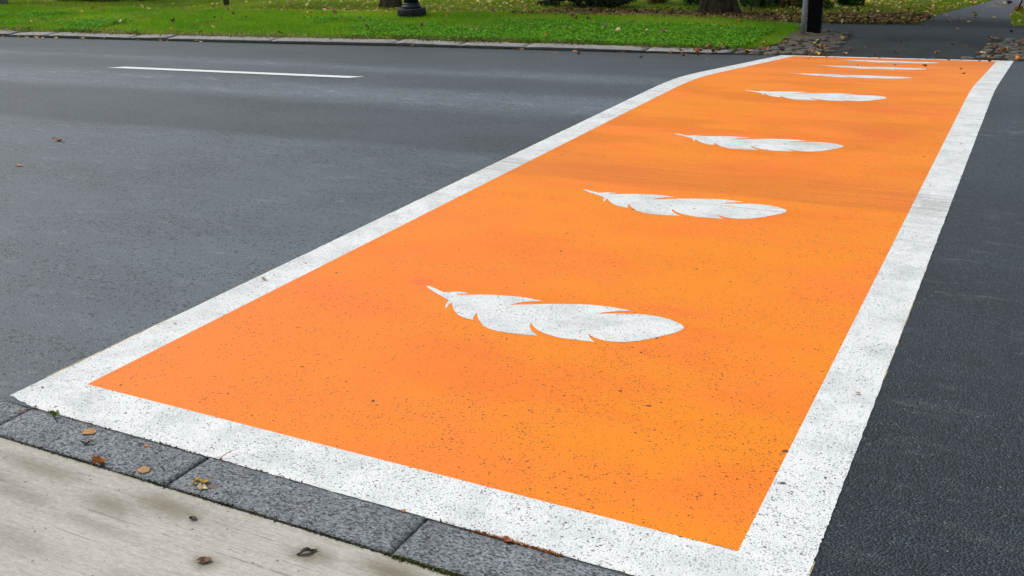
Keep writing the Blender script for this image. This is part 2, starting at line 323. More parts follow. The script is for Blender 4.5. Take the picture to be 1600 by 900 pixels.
def mat_path():
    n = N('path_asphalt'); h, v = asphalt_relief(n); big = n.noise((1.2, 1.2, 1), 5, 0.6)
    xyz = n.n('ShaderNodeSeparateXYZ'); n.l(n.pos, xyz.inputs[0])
    c = n.mix(n.mapr(big, 0.35, 0.65), (0.016, 0.019, 0.018), (0.034, 0.039, 0.040)); c = n.mix(n.mapr(xyz.outputs[1], 16.6, 17.6, 0, 0.5), c, (0.055, 0.066, 0.07)); c = n.mix(n.mapr(xyz.outputs[1], 18.35, 18.5), c, (0.018, 0.02, 0.02)); c = n.mix(n.mapr(n.math('ADD', xyz.outputs[1], n.noise(2, 4)), 19.6, 20.8, 0, 0.85), c, (0.125, 0.13, 0.14))  # shade of the trees overhead put into the dark base colour of the asphalt
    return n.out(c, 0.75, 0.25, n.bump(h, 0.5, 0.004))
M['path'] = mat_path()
def mat_lawn():
    n = N('turf_soil'); q = n.noise(7, 6, 0.7); q2 = n.noise(0.8, 4)
    c = n.mix(n.mapr(q, 0.38, 0.62), (0.07, 0.14, 0.012), (0.11, 0.10, 0.032)); c = n.mix(n.mapr(q2, 0.45, 0.65, 0, 0.5), c, (0.07, 0.12, 0.015))
    return n.out(c, 0.9, 0.1, n.bump(q, 0.8, 0.03))
M['lawn'] = mat_lawn()
def mat_attr(name, rough=0.6, spec=0.3, trans=0.25):
    n = N(name); a = n.n('ShaderNodeAttribute', attribute_name='tint'); n.l(a.outputs['Color'], n.b.inputs['Base Color'])
    n.b.inputs['Roughness'].default_value = rough; n.b.inputs['Specular IOR Level'].default_value = spec
    if trans:
        t = n.n('ShaderNodeBsdfTranslucent'); n.l(a.outputs['Color'], t.inputs[0]); mx = n.n('ShaderNodeMixShader'); mx.inputs[0].default_value = trans
        o = n.t.nodes['Material Output']; n.l(n.b.outputs[0], mx.inputs[1]); n.l(t.outputs[0], mx.inputs[2]); n.l(mx.outputs[0], o.inputs[0])
    return n.m
M['leafmix'] = mat_attr('leaf_surface'); M['grass'] = mat_attr('grass_blade', 0.8, 0.12, 0.40)
def mat_bark(name, a, b):
    n = N(name); tc = n.n('ShaderNodeTexCoord'); q = n.noise((14, 14, 2.5), 6, 0.7, src=tc.outputs['Object'])
    return n.out(n.mix(n.mapr(q, 0.38, 0.62), a, b), 0.9, 0.2, n.bump(q, 1.0, 0.03))
M['bark'] = mat_bark('dark_bark', (0.018, 0.014, 0.008), (0.075, 0.058, 0.032)); M['bark_grey'] = mat_bark('grey_bark', (0.10, 0.095, 0.085), (0.30, 0.285, 0.26))
M['iron'] = plain('black_cast_iron', (0.012, 0.015, 0.022), 0.42, 0.5, 0.3, 12)
M['drum'] = plain('dark_stone_drum', (0.030, 0.031, 0.033), 0.75, 0.3, 0.4, 18, 0.004)
M['steel'] = plain('galvanised_steel', (0.26, 0.28, 0.31), 0.5, 0.5, 0.12, 20); M['steel'].node_tree.nodes['Principled BSDF'].inputs['Metallic'].default_value = 0.3
M['black'] = plain('black_post_paint', (0.004, 0.004, 0.0045), 0.8, 0.12, 0.2, 20)
M['soil'] = plain('dark_soil', (0.040, 0.031, 0.018), 0.95, 0.1, 0.4, 25, 0.01)
M['joint'] = plain('joint_grit', (0.035, 0.030, 0.022), 0.95, 0.1, 0.5, 90, 0.003)
M['pad'] = plain('mossy_concrete_pad', (0.12, 0.105, 0.06), 0.9, 0.2, 0.35, 15, 0.004)
M['tan'] = plain('tan_primer_edge', (0.48, 0.36, 0.20), 0.8, 0.2, 0.25, 60)
M['laneline'] = plain('lane_line_paint', (0.72, 0.73, 0.72), 0.6, 0.3, 0.05, 20)

# ------------------------------------------------------------------ the setting
xs = [-200, -150, -110, -80, -60, -45, -35, -30] + list(np.arange(-26, -17, 1.0)) + list(np.arange(-17, 5, 0.25)) + [5, 6, 8, 11, 15, 22, 35, 60, 100, 150, 200]
def road_rows(x):
    k = float(K(x)) + 0.03
    return [2.150 + (k - 2.150) * t for t in [0, .1, .2, .3, .4, .5, .56] + list(np.linspace(.58, 1, 34))]
road = tag(link('road', grid_mesh('road', xs, road_rows, Zr), M['asphalt']), kind='structure')
dd = [0.0, .05, .1, .2, .35] + list(np.arange(.5, 5.0, .25)) + [5.5, 6, 7, 8, 10, 13, 17, 25, 40, 70, 120, 200]
lawn = tag(link('lawn', grid_mesh('lawn', xs, lambda x: [float(K(x)) + 0.03 + d for d in dd], lambda X, Y: Zl(X, Y)), M['lawn']), kind='structure')
tag(link('pavement', mesh('pavement', [(-200, 1.945, 0.004), (-200, -6, 0.004), (200, -6, 0.004), (200, 1.945, 0.004), (-200, 1.945, -.15), (200, 1.945, -.15)], [(0, 1, 2, 3), (0, 3, 5, 4)]), M['concrete']), kind='structure')
tag(link('ground', mesh('ground', [(-200, -6, 0), (-200, -200, 0), (200, -200, 0), (200, -6, 0)], [(0, 1, 2, 3)]), M['lawn']), kind='structure')

# near kerb: flush granite stones, each its own block
nk = tag(link('kerb', mesh('kerb_bed', [(-60, 1.94, -.012), (60, 1.94, -.012), (60, 2.16, -.012), (-60, 2.16, -.012)], [(0, 1, 2, 3)]), M['joint']), kind='structure')
def kerb_block(L, y0=1.9525, y1=2.149, flare=0.0, seed=0):
    rr = random.Random(seed); bm = bmesh.new()
    n = max(8, int(L / 0.03)); m = 8; top = []
    for i in range(n + 1):
        row = []; x = i / n * L
        for j in range(m + 1):
            t = j / m; y = y0 + (y1 - y0) * t + (flare * (1 - i / n) * t)
            xx = x; yy = y; z = 0.0045 + rr.uniform(-.0008, .0008)
            if i == 0: xx += rr.uniform(0, .004)
            if i == n: xx -= rr.uniform(0, .004)
            if j == 0: yy += abs(rr.gauss(0, .0022))
            if j == m: yy -= abs(rr.gauss(0, .0016))
            if i in (0, n) or j in (0, m): z -= 0.0035
            row.append(bm.verts.new((xx, yy, z)))
        top.append(row)
    for i in range(n):
        for j in range(m): bm.faces.new((top[i][j], top[i + 1][j], top[i + 1][j + 1], top[i][j + 1]))
    per = [top[i][0] for i in range(n + 1)] + [top[n][j] for j in range(1, m + 1)] + [top[i][m] for i in range(n - 1, -1, -1)] + [top[0][j] for j in range(m - 1, 0, -1)]
    low = [bm.verts.new((v.co.x, v.co.y, -.08)) for v in per]; k = len(per)
    for i in range(k): bm.faces.new((per[i], low[i], low[(i + 1) % k], per[(i + 1) % k]))
    return bm_mesh('kerb_stone', bm, True)
jx = [-8.2, -7.35, -6.5, -5.6, -4.72, -3.95, -3.147, -2.290, -1.437, -0.585, 0.27, 1.12, 1.98, 2.85, 3.7, 4.6, 5.5]
for i in range(len(jx) - 1):
    a, b = jx[i] + 0.004, jx[i + 1] - 0.004
    st = link('kerb_stone', kerb_block(b - a, seed=i, flare=0.028 if i == 5 else (0.028 if i < 5 else 0)), M['granite'], nk, (a, 0, ((i * 37) % 5 - 2) * .0009), (0, 0, ((i * 53) % 5 - 2) * .0007))

# far kerb: worn granite blocks standing 4 cm proud of the road
fk = tag(link('kerb', mesh('kerb_bed_far', [p for x in (np.linspace(-40, -3.7, 60)) for p in ((x, float(K(x)) + .01, zg(x, float(K(x)) - .01) - .02), (x, float(K(x)) + .33, zg(x, float(K(x)) + .33) - .02))], [(2 * i, 2 * i + 2, 2 * i + 3, 2 * i + 1) for i in range(59)]), M['joint']), kind='structure')
fj = [-24.6, -23.2, -21.9, -20.5, -19.3, -18.3, -17.35, -16.36, -15.47, -13.80, -13.08, -11.13, -9.09, -8.0, -6.95, -5.15, -4.0]
def far_stone(a, b, seed):
    rr = random.Random(seed); bm = bmesh.new(); n = max(6, int((b - a) / .1)); rows = []
    h0 = rr.uniform(-.014, .014); h1 = rr.uniform(-.014, .014); yo = rr.uniform(-.010, .010)
    for i in range(n + 1):
        t = i / n; x = a + (b - a) * t; ed = min(t, 1 - t) * (b - a)
        k = float(K(x)) + yo; rd = zg(x, k - .02); hf = float(khf(x)); h = (0.05 + h0 + (h1 - h0) * t) * (0.45 + 0.55 * hf); dr = (0.010 * max(0, 1 - ed / .05)) * hf; ins = .010 * max(0, 1 - ed / .05)
        j = lambda s=.004: rr.uniform(-s, s)
        prof = [(k + .060 + j(), rd - .05), (k + .050 + j(), rd + h * .40 + j()), (k + .012 + j(.006) + ins, rd + h * .80 - dr + j(.003)), (k + .034 + ins + j(), rd + h - dr + j(.003)), (k + .16 + j(), rd + h + .010 - dr + j(.004)), (k + .26 - ins + j(), rd + h + .018 - dr + j(.003)), (k + .29 - ins, rd + h + .004 - dr), (k + .30, rd - .05)]
        rows.append([bm.verts.new((x, y, z)) for y, z in prof])
    for i in range(n):
        for q in range(7): bm.faces.new((rows[i][q], rows[i + 1][q], rows[i + 1][q + 1], rows[i][q + 1]))
    bm.faces.new(rows[0]); bm.faces.new(rows[-1][::-1])
    bmesh.ops.recalc_face_normals(bm, faces=bm.faces[:])
    return bm_mesh('kerb_stone', bm, True)
for i in range(len(fj) - 1):
    link('kerb_stone', far_stone(fj[i] + .006, fj[i + 1] - .006, 50 + i), M['kerb_far'], fk)

# ------------------------------------------------------------------ crossing
XL0, XL1, XR0, XR1 = -3.319, -3.121, -0.567, -0.369
def far_y(x): return 14.70 + 0.165 * (x + 3.2)
cw = tag(empty('crosswalk', (-1.84, 2.2, 0)), 'bright orange pedestrian crossing with broad white border and seven white feathers', 'crosswalk')
def part(name, me, mat, parent, label=None):
    o = bpy.data.objects.new(name, me); COL.objects.link(o)
    if not me.materials: me.materials.append(mat)
    o.parent = parent; o.matrix_parent_inverse = Matrix.Translation(-parent.location)
    if label: o['label'] = label
    return o
def chain(pts, steps):
    out = []
    for i, (stp, amp) in enumerate(steps):
        a, b = pts[i], pts[(i + 1) % len(pts)]
        out += jitter_line(a, b, stp, amp) if amp else [a]
    return out
fy = lambda x, d=0: far_y(x) - d
PZ = 0.0025
left_band = chain([(XL0, 2.184), (XL1, 2.378), (XL1, fy(XL1, .2)), (XL0, fy(XL0))], [(9, 0), (9, 0), (9, 0), (.03, .0012)])
part('white_border', drape('left_band', left_band, PZ, .1), M['white'], cw)
near_band = chain([(XL0, 2.184), (-3.15, 2.1535), (XR1, 2.1535), (XR0, 2.378), (XL1, 2.378)], [(.02, .002), (.02, .0012), (9, 0), (9, 0), (9, 0)])
part('white_border', drape('near_band', near_band, PZ, .1), M['white'], cw)
right_band = chain([(XR1, 2.1535), (XR1, 2.75), (XR1, fy(XR1)), (XR0, fy(XR0, .2)), (XR0, 2.378)], [(.008, .0014), (.03, .0010), (9, 0), (9, 0), (9, 0)])
part('white_border', drape('right_band', right_band, PZ, .1), M['white'], cw)
part('white_border', drape('far_band', [(XL0, fy(XL0)), (XL1, fy(XL1, .2)), (XR0, fy(XR0, .2)), (XR1, fy(XR1))], PZ, .1, axes=(0,)), M['white'], cw)
of = chain([(XL1, 2.378), (-0.80, 2.378), (XR0, 2.378), (XR0, fy(XR0, .2)), (XL1, fy(XL1, .2))], [(9, 0), (.004, .0022), (9, 0), (9, 0), (9, 0)])
part('orange_field', drape('orange_field', of, PZ, .1), M['orange'], cw)
F = [(-0.009, -0.007), (0.01, -0.004), (0.065, -0.027), (0.115, -0.047), (0.136, -0.036), (0.164, -0.016), (0.191, -0.01), (0.213, -0.01), (0.231, -0.016), (0.213, -0.023), (0.193, -0.032), (0.178, -0.044), (0.196, -0.045), (0.232, -0.031), (0.287, -0.005), (0.348, 0.017), (0.396, 0.027), (0.439, 0.038), (0.483, 0.044), (0.532, 0.042), (0.585, 0.033), (0.541, 0.014), (0.507, -0.012), (0.487, -0.037), (0.471, -0.066), (0.522, -0.042), (0.558, -0.021), (0.614, 0.008), (0.671, 0.033), (0.692, 0.042), (0.75, 0.064), (0.81, 0.082), (0.856, 0.089), (0.908, 0.092), (0.953, 0.09), (0.996, 0.086), (0.955, 0.064), (0.917, 0.038), (0.887, 0.014), (0.87, -0.007), (0.914, 0.014), (0.966, 0.036), (1.038, 0.062), (1.082, 0.07), (1.141, 0.069), (1.192, 0.057), (1.238, 0.03), (1.256, 0.016), (1.265, 0.002), (1.267, -0.012), (1.267, -0.026), (1.256, -0.06), (1.224, -0.109), (1.183, -0.163), (1.14, -0.211), (1.092, -0.244), (1.057, -0.258), (1.019, -0.264), (0.988, -0.259), (0.964, -0.252), (0.945, -0.242), (0.922, -0.222), (0.937, -0.248), (0.956, -0.273), (0.981, -0.293), (0.942, -0.298), (0.891, -0.305), (0.84, -0.312), (0.807, -0.308), (0.759, -0.297), (0.715, -0.278), (0.677, -0.246), (0.65, -0.214), (0.662, -0.253), (0.686, -0.286), (0.714, -0.311), (0.738, -0.33), (0.693, -0.339), (0.633, -0.35), (0.569, -0.354), (0.521, -0.347), (0.478, -0.327), (0.441, -0.293), (0.406, -0.251), (0.389, -0.224), (0.382, -0.201), (0.381, -0.227), (0.391, -0.26), (0.405, -0.288), (0.376, -0.285), (0.343, -0.276), (0.31, -0.258), (0.274, -0.226), (0.241, -0.186), (0.216, -0.148), (0.212, -0.138), (0.216, -0.172), (0.221, -0.201), (0.229, -0.225), (0.209, -0.194), (0.193, -0.158), (0.192, -0.132), (0.145, -0.103), (0.102, -0.08), (0.056, -0.054), (0.012, -0.025)]
for yc in (3.83, 5.70, 7.455, 9.50, 11.28, 12.78, 14.12):
    part('feather', drape('feather', [(-2.466 + a, yc + b) for a, b in F], PZ + .0009, .1), M['white'], cw)
# tan primer showing beside the border
for x0, y0, y1, wd in ((XL0 - .006, 2.36, 3.05, .007), (XR1 + .001, 3.65, 5.0, .002), (XR1 + .002, 2.2, 2.42, .003), (XL0 - .003, 3.2, 6.0, .002)):
    a = chain([(x0 - wd / 2, y0), (x0 + wd / 2, y0), (x0 + wd / 2, y1), (x0 - wd / 2, y1)], [(9, 0), (.03, .0008), (9, 0), (.03, .0012)])
    part('primer_edge', drape('primer', a, .0015, .5), M['tan'], cw)
# centre line dash on the far lane
def dash(x0, x1, yf, wd, label, mat):
    me = drape('dash', [(x0, yf(x0) - wd / 2), (x1 - .12, yf(x1 - .12) - wd / 2), (x1, yf(x1) + wd / 2), (x0 + .15, yf(x0 + .15) + wd / 2)], .004, .5, axes=(0,))
    tag(link('lane_line', me, mat), label, 'lane line')
dash(-9.86, -6.46, lambda x: 8.62 + .0845 * (x + 9.81) + .05, .115, 'long white painted dash on the road left of the crossing', M['laneline'])
def mat_worn():
    n = N('worn_line'); f = n.mapr(n.noise((6, 30, 1), 4, 0.7), 0.46, 0.6); return n.out(n.mix(f, (0.075, 0.08, 0.085), (0.5, 0.5, 0.48)), .8, .3)
M['worn'] = mat_worn()
dash(-9.9, -8.85, lambda x: 9.70 - .03 * (x + 9.4), .02, 'thin worn white scrape on the road beyond the long white dash', M['worn'])

# ------------------------------------------------------------------ cobbled aprons, path
def stone_variant(i):
    rr = random.Random(900 + i); bm = bmesh.new(); n = 8; rings = []
    for r_, z in ((1.0, -.05), (0.98, .002), (0.86, .014), (0.5, .019)):
        ring = []
        for k in range(n):
            a = 2 * math.pi * (k + .5) / n; c, s = math.cos(a), math.sin(a); q = 1 / max(abs(c), abs(s)) ** .75
            ring.append(bm.verts.new((c * q * .5 * r_ * (1 + rr.uniform(-.07, .07)), s * q * .5 * r_ * (1 + rr.uniform(-.07, .07)), z + rr.uniform(-.003, .003))))
        rings.append(ring)
    for a, b in zip(rings, rings[1:]):
        for k in range(n): bm.faces.new((a[k], a[(k + 1) % n], b[(k + 1) % n], b[k]))
    bm.faces.new(rings[-1]); return bm_mesh('cobblestone', bm, False)
CV = [stone_variant(i) for i in range(6)]
for m_ in CV: m_.materials.append(M['cobble'])
apL = [(-4.05, 14.42), (-3.55, 14.60), (-2.72, 14.83), (-2.68, 15.2), (-2.70, 16.0), (-2.73, 16.9), (-2.86, 17.22), (-3.12, 17.36), (-3.3, 17.36), (-3.45, 17.1), (-3.50, 16.6), (-3.55, 15.8), (-3.75, 15.2), (-4.05, 14.75)]
apR = [(-1.06, 15.13), (-0.86, 15.45), (-0.83, 16.0), (-0.765, 16.58), (-0.664, 17.05), (-0.33, 17.30), (2.5, 17.75), (2.5, 15.73)]
def apron(poly, label, curve, xr, yr):
    ap = tag(link('cobbled_apron', drape('apron_bed', poly, .006, .3, axes=(0, 1)), M['soil']), kind='structure')
    rr = random.Random(len(label)); cnt = 0
    y = yr[0]
    while y < yr[1]:
        hgt = rr.uniform(.095, .125); x = xr[0] + rr.uniform(0, .08)
        while x < xr[1]:
            wd = rr.uniform(.13, .22); px, py = x + wd / 2, y + hgt / 2
            px, py, ang = curve(px, py)
            ok = inside(np.array([px - .05, px + .05, px, px]), np.array([py, py, py - .03, py + .04]), poly).all()
            if ok and rr.random() > .06 and cnt < 300:
                o = bpy.data.objects.new('cobblestone', rr.choice(CV)); COL.objects.link(o); o.parent = ap
                o.location = (px, py, zg(px, py) + .004 + rr.uniform(-.004, .010)); o.scale = (wd * .92, hgt * .88, 1.0); o.rotation_euler = (rr.uniform(-.06, .06), rr.uniform(-.06, .06), ang + rr.uniform(-.08, .08)); cnt += 1
            x += wd + .008
        y += hgt + .006
    return ap
def cv(px, py):
    t = max(0, min(1, (px + 3.9) / 1.3)); return px, py + .18 * (px + 3.6) * (1 - t * .2) + .10 * t * t, .17 + .25 * t
apron(apL, 'left', cv, (-4.2, -2.5), (14.35, 17.4))
apron(apR, 'right one', lambda px, py: (px, py + .17 * (px + 1.0), .17), (-1.2, 2.5), (15.0, 17.3))
path_poly = [(-2.74, 14.845), (-2.68, 15.2), (-2.70, 16.0), (-2.73, 16.9), (-2.86, 17.22), (-3.12, 17.36), (-3.6, 17.55), (-4.2, 17.75), (-4.6, 17.95), (-5.1, 18.2), (-4.5, 18.22), (-3.97, 18.27), (-3.2, 18.40), (-2.0, 18.68),
             (-1.80, 20.5), (-1.55, 21.4), (-1.15, 23.0), (-0.2, 27.0), (2.4, 40), (5.2, 40), (1.6, 27.0), (0.25, 23.0), (-.30, 22.0), (-.62, 21.3), (-.66, 20.2), (-.60, 19.3), (-.56, 18.8), (2.5, 19.2), (8, 20), (8, 18.6), (2.5, 17.76), (-0.33, 17.31), (-0.664, 17.06), (-0.765, 16.58), (-0.83, 16.0), (-0.86, 15.45), (-1.04, 15.13)]
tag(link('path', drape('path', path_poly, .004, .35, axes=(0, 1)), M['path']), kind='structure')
# pad under the posts
tag(link('concrete_pad', drape('pad', [(-3.72, 16.05), (-3.08, 16.2), (-3.06, 17.1), (-3.62, 17.05)], .016, .3), M['pad']), kind='structure')

# ------------------------------------------------------------------ revolve helper and street furniture
def lathe(prof, n=24):
    V = []; F_ = []
    for r_, z in prof: V += [(r_ * math.cos(2 * math.pi * k / n), r_ * math.sin(2 * math.pi * k / n), z) for k in range(n)]
    for i in range(len(prof) - 1):
        for k in range(n): F_.append((i * n + k, i * n + (k + 1) % n, (i + 1) * n + (k + 1) % n, (i + 1) * n + k))
    F_.append(tuple(range(n))[::-1]); F_.append(tuple((len(prof) - 1) * n + k for k in range(n)))
    me = mesh('turned', V, F_)
    me.polygons.foreach_set('use_smooth', [len(p.vertices) == 4 for p in me.polygons]); return me
LX, LY = -10.345, 16.05
lz = zg(LX, LY) - .02
lamp = tag(empty('lamp_post', (LX, LY, lz)), 'black park lamp post on a round dark base, on the grass beside the slim tree', 'lamp post')
link('base', lathe([(.262, 0), (.262, .15), (.258, .165), (.25, .172), (.02, .174)], 40), M['drum'], lamp)
link('collar', lathe([(.12, .165), (.165, .168), (.175, .19), (.176, .205), (.168, .225), (.15, .235), (.158, .243), (.160, .252), (.152, .262), (.13, .268)], 36), M['iron'], lamp)
V = []; n_ = 32
prof = [(.136, .262), (.134, .6), (.130, .62), (.14, .66), (.10, .72), (.075, .80), (.065, 1.6), (.055, 3.0), (.075, 3.06), (.05, 3.12), (.11, 3.2)]
link('shaft', lathe(prof, 32), M['iron'], lamp)
gl = plain('frosted_glass', (.6, .6, .58), .3, .5, .05); link('globe', lathe([(.11, 3.2), (.19, 3.32), (.22, 3.5), (.19, 3.68), (.11, 3.78)], 24), gl, lamp); link('cap', lathe([(.15, 3.76), (.13, 3.84), (.03, 3.9), (.02, 3.98)], 20), M['iron'], lamp)
PX, PY = -3.45, 16.60
pole = tag(empty('sign_pole', (PX, PY, zg(PX, PY) + .016)), 'slim round grey steel pole standing in front of the square black post', 'pole')
link('tube', lathe([(.039, 0), (.039, .3), (.0385, 3.2), (.03, 3.21)], 20), M['steel'], pole)
link('base_plate', lathe([(.085, 0), (.085, .010), (.06, .014), (.045, .022)], 20), plain('rusty_plate', (.12, .075, .045), .8, .3, .3), pole)
pole.rotation_euler = (0, R(1.0), 0)
def box(x0, x1, y0, y1, z0, z1, bev=.006):
    bm = bmesh.new(); bmesh.ops.create_cube(bm, size=1)
    for v in bm.verts: v.co = Vector(((x0 + x1) / 2 + v.co.x * (x1 - x0), (y0 + y1) / 2 + v.co.y * (y1 - y0), (z0 + z1) / 2 + v.co.z * (z1 - z0)))
    if bev: bmesh.ops.bevel(bm, geom=bm.edges[:], offset=bev, segments=2, affect='EDGES')
    return bm_mesh('box', bm)
BX, BY = -3.356, 16.95
bp = tag(empty('black_post', (BX, BY, zg(BX, BY) + .016), R(11)), 'thick square black post right behind the grey pole', 'post')
link('shaft', box(-.105, .105, -.09, .09, 0, 3.0), M['black'], bp)
link('edge_strip', box(.107, .122, -.06, .06, .01, 3.0, .002), plain('dark_olive_strip', (.03, .028, .018), .6, .4), bp)
link('cap', box(-.12, .12, -.105, .105, 3.0, 3.04), M['black'], bp)

# ------------------------------------------------------------------ leaves (fallen): shapes and colours
def leaf_mesh(kind, col, curl=0.25, seed=0, stem=True):
    """unit-length leaf, 12 outline points, folded along the midrib and curled"""
    rr = random.Random(seed)
    if kind == 'oval': out = [(0, 0), (.15, .17), (.35, .27), (.55, .28), (.78, .19), (1, 0)]
    elif kind == 'round': out = [(0, 0), (.08, .24), (.30, .40), (.60, .41), (.86, .26), (1, .02)]
    elif kind == 'slim': out = [(0, 0), (.15, .08), (.35, .13), (.6, .135), (.82, .08), (1, 0)]
    else: out = [(0, 0), (.12, .30), (.28, .22), (.45, .42), (.62, .24), (1, 0)]   # lobed
    xs_ = sorted(set([round(i / 13, 4) for i in range(14)] + [q[0] for q in out])); out = [(x, float(np.interp(x, [q[0] for q in out], [q[1] for q in out])) * (1 + (.10 if i % 2 else -.06) * (0 < x < 1))) for i, x in enumerate(xs_)]
    V = []; F_ = []; nn = len(out)
    cz = lambda x, y: curl * (abs(y) * 1.1 + 0.5 * (x - .5) ** 2 + .12 * math.sin(x * 9 + seed)) + .012
    mid = [(x, 0, cz(x, 0)) for x, _ in out]
    L = [(x + rr.uniform(-.015, .015), y * (1 + rr.uniform(-.08, .08)), 0) for x, y in out]; Rr = [(x + rr.uniform(-.015, .015), -y * (1 + rr.uniform(-.08, .08)), 0) for x, y in out]
    L = [(x, y, cz(x, y)) for x, y, _ in L]; Rr = [(x, y, cz(x, y) * (1.15 + .25 * math.sin(x * 6))) for x, y, _ in Rr]
    V = mid + L[1:-1] + Rr[1:-1]; k = nn
    Li = [0] + list(range(k, k + nn - 2)) + [nn - 1]; Ri = [0] + list(range(k + nn - 2, k + 2 * (nn - 2))) + [nn - 1]
    for i in range(nn - 1):
        for side, I in ((1, Li), (-1, Ri)):
            q = [i, i + 1, I[i + 1], I[i]]; q2 = []
            for a in q:
                if a not in q2: q2.append(a)
            if len(q2) >= 3: F_.append(q2 if side > 0 else q2[::-1])
    if stem:
        b = len(V); V += [(-.28, .03, .05), (-.28, .05, .05), (0, .012, .03), (0, -.012, .03)]; F_.append([b, b + 1, b + 2, b + 3])
    me = mesh('leaf', V, F_)
    me.materials.append(leafmat(col)); return me
_lm = {}
def leafmat(col):
    if col in _lm: return _lm[col]
    c = {'tan': (.42, .22, .08), 'brown': (.15, .065, .028), 'dark': (.045, .028, .022), 'orange': (.55, .19, .035), 'yellow': (.72, .47, .06), 'cream': (.62, .50, .24), 'pink': (.42, .20, .13), 'green': (.16, .24, .03), 'rust': (.30, .09, .03), 'greybrown': (.17, .115, .085)}[col]
    n = N('leaf_' + col); tc = n.n('ShaderNodeTexCoord'); q = n.noise(6, 4, .6, src=tc.outputs['Object'])
    xyz = n.n('ShaderNodeSeparateXYZ'); n.l(tc.outputs['Object'], xyz.inputs[0])
    vein = n.mapr(n.math('ABSOLUTE', xyz.outputs[1]), .0, .03, .35, 0); cc = n.mix(n.mapr(q, .35, .65), tuple(x * .62 for x in c), tuple(min(1, x * 1.2) for x in c))
    cc = n.mix(vein, cc, tuple(x * .5 for x in c))
    _lm[col] = n.out(cc, .6, .35); return _lm[col]
LV = {}
def leafvar(kind, col, v=0, curl=.25):
    key = (kind, col, v, curl)
    if key not in LV: LV[key] = leaf_mesh(kind, col, curl, seed=hash_(key))
    return LV[key]
def hash_(k): return sum(ord(c) * (i + 3) for i, c in enumerate(str(k))) % 9973
def put_leaf(x, y, size, ang, kind, col, label, group=None, v=0, curl=.25, name='fallen_leaf', dz=.004, tilt=(0, 0)):
    o = bpy.data.objects.new(name, leafvar(kind, col, v, curl)); COL.objects.link(o)
    o.location = (x, y, zg(x, y) + dz); o.rotation_euler = (tilt[0], tilt[1], ang); o.scale = (size,) * 3
    return tag(o, label, 'leaf', group)
# the near leaves, one by one (x, y of the stem end)
put_leaf(-2.820, 2.092, .052, .35, 'round', 'tan', 'tan leaf with ragged edge lying on the kerb stone near its left end', dz=.006, curl=.12)
put_leaf(-2.755, 2.025, .055, .55, 'slim', 'greybrown', 'rolled purplish brown leaf on the kerb just below the tan ragged leaf', dz=.007, curl=.9)
put_leaf(-2.605, 1.945, .050, .8, 'lobed', 'orange', 'folded upright orange-brown leaf on the seam of kerb and concrete', dz=.006, curl=1.1, v=1)
put_leaf(-2.445, 1.995, .046, -.1, 'round', 'tan', 'rounded tan leaf with a dark spot, lying just left of the second kerb joint', dz=.006, curl=.10, v=2)
put_leaf(-2.547, 2.118, .022, -.3, 'oval', 'orange', 'tiny orange leaf scrap in the middle of the kerb stone', dz=.006)
put_leaf(-2.215, 1.985, .065, .75, 'slim', 'yellow', 'curled yellow leaf in the small heap on the kerb', dz=.010, curl=.8)
put_leaf(-2.185, 1.985, .042, .1, 'lobed', 'cream', 'pale crumpled leaf under the curled yellow one on the kerb', dz=.006, curl=.5)
put_leaf(-2.225, 2.010, .030, .4, 'oval', 'rust', 'small rust-coloured leaf at the upper left of the heap on the kerb', dz=.008, curl=.6)
put_leaf(-2.160, 2.012, .034, -.1, 'round', 'greybrown', 'flat purplish leaf at the right of the small heap on the kerb', dz=.006, curl=.1)
put_leaf(-3.025, 2.125, .042, .35, 'oval', 'green', 'curled green leaf on the kerb close under the white border', dz=.009, curl=1.3)
put_leaf(-3.163, 2.100, .022, .8, 'oval', 'orange', 'small orange leaf caught in the leftmost kerb joint', dz=.007, curl=.6)
put_leaf(-3.145, 2.152, .018, .2, 'lobed', 'rust', 'tiny rusty leaf at the upper end of the leftmost kerb joint', dz=.006, curl=.6)
put_leaf(-1.910, 1.690, .046, .55, 'oval', 'brown', 'brown oval leaf on the concrete at the bottom edge', dz=.007, curl=.35)
put_leaf(-1.675, 1.832, .068, .85, 'slim', 'dark', 'dark shrivelled leaf on a brown stain in the concrete', dz=.006, curl=.6, v=3)
put_leaf(-2.085, 1.846, .030, .1, 'oval', 'dark', 'small dark curled leaf on the concrete below the second kerb joint', dz=.006, curl=.5)
put_leaf(-2.900, 1.755, .026, .5, 'slim', 'dark', 'thin dark leaf sliver on the concrete at the left', dz=.005)
put_leaf(-1.530, 2.148, .022, .0, 'oval', 'orange', 'small orange leaf against the white border left of the third kerb joint', dz=.006, curl=.4)
put_leaf(-1.190, 2.152, .040, -.2, 'oval', 'rust', 'rusty leaf wedged between kerb and white border right of the third kerb joint', dz=.006, curl=.35)
put_leaf(-3.285, 3.59, .05, -.35, 'slim', 'tan', 'slender tan leaf on the left white border', dz=.008, curl=.3)
put_leaf(-7.04, 5.48, .12, .15, 'slim', 'orange', 'curled orange leaf alone on the grey road at the left', dz=.006, curl=.6)
put_leaf(-6.57, 4.76, .06, .4, 'oval', 'orange', 'tiny orange leaf on the grey road near the left edge', dz=.006)
put_leaf(-0.445, 3.49, .022, -.1, 'oval', 'tan', 'small tan leaf on the right white border', dz=.008)
put_leaf(-.83, 15.62, .13, -.75, 'lobed', 'cream', 'pale tan leaf at the corner of the right cobbled apron', dz=.014, curl=.5)
put_leaf(-.80, 16.95, .16, -.3, 'lobed', 'tan', 'large tan leaf at the back corner of the right cobbles', dz=.02, curl=.5, v=1)
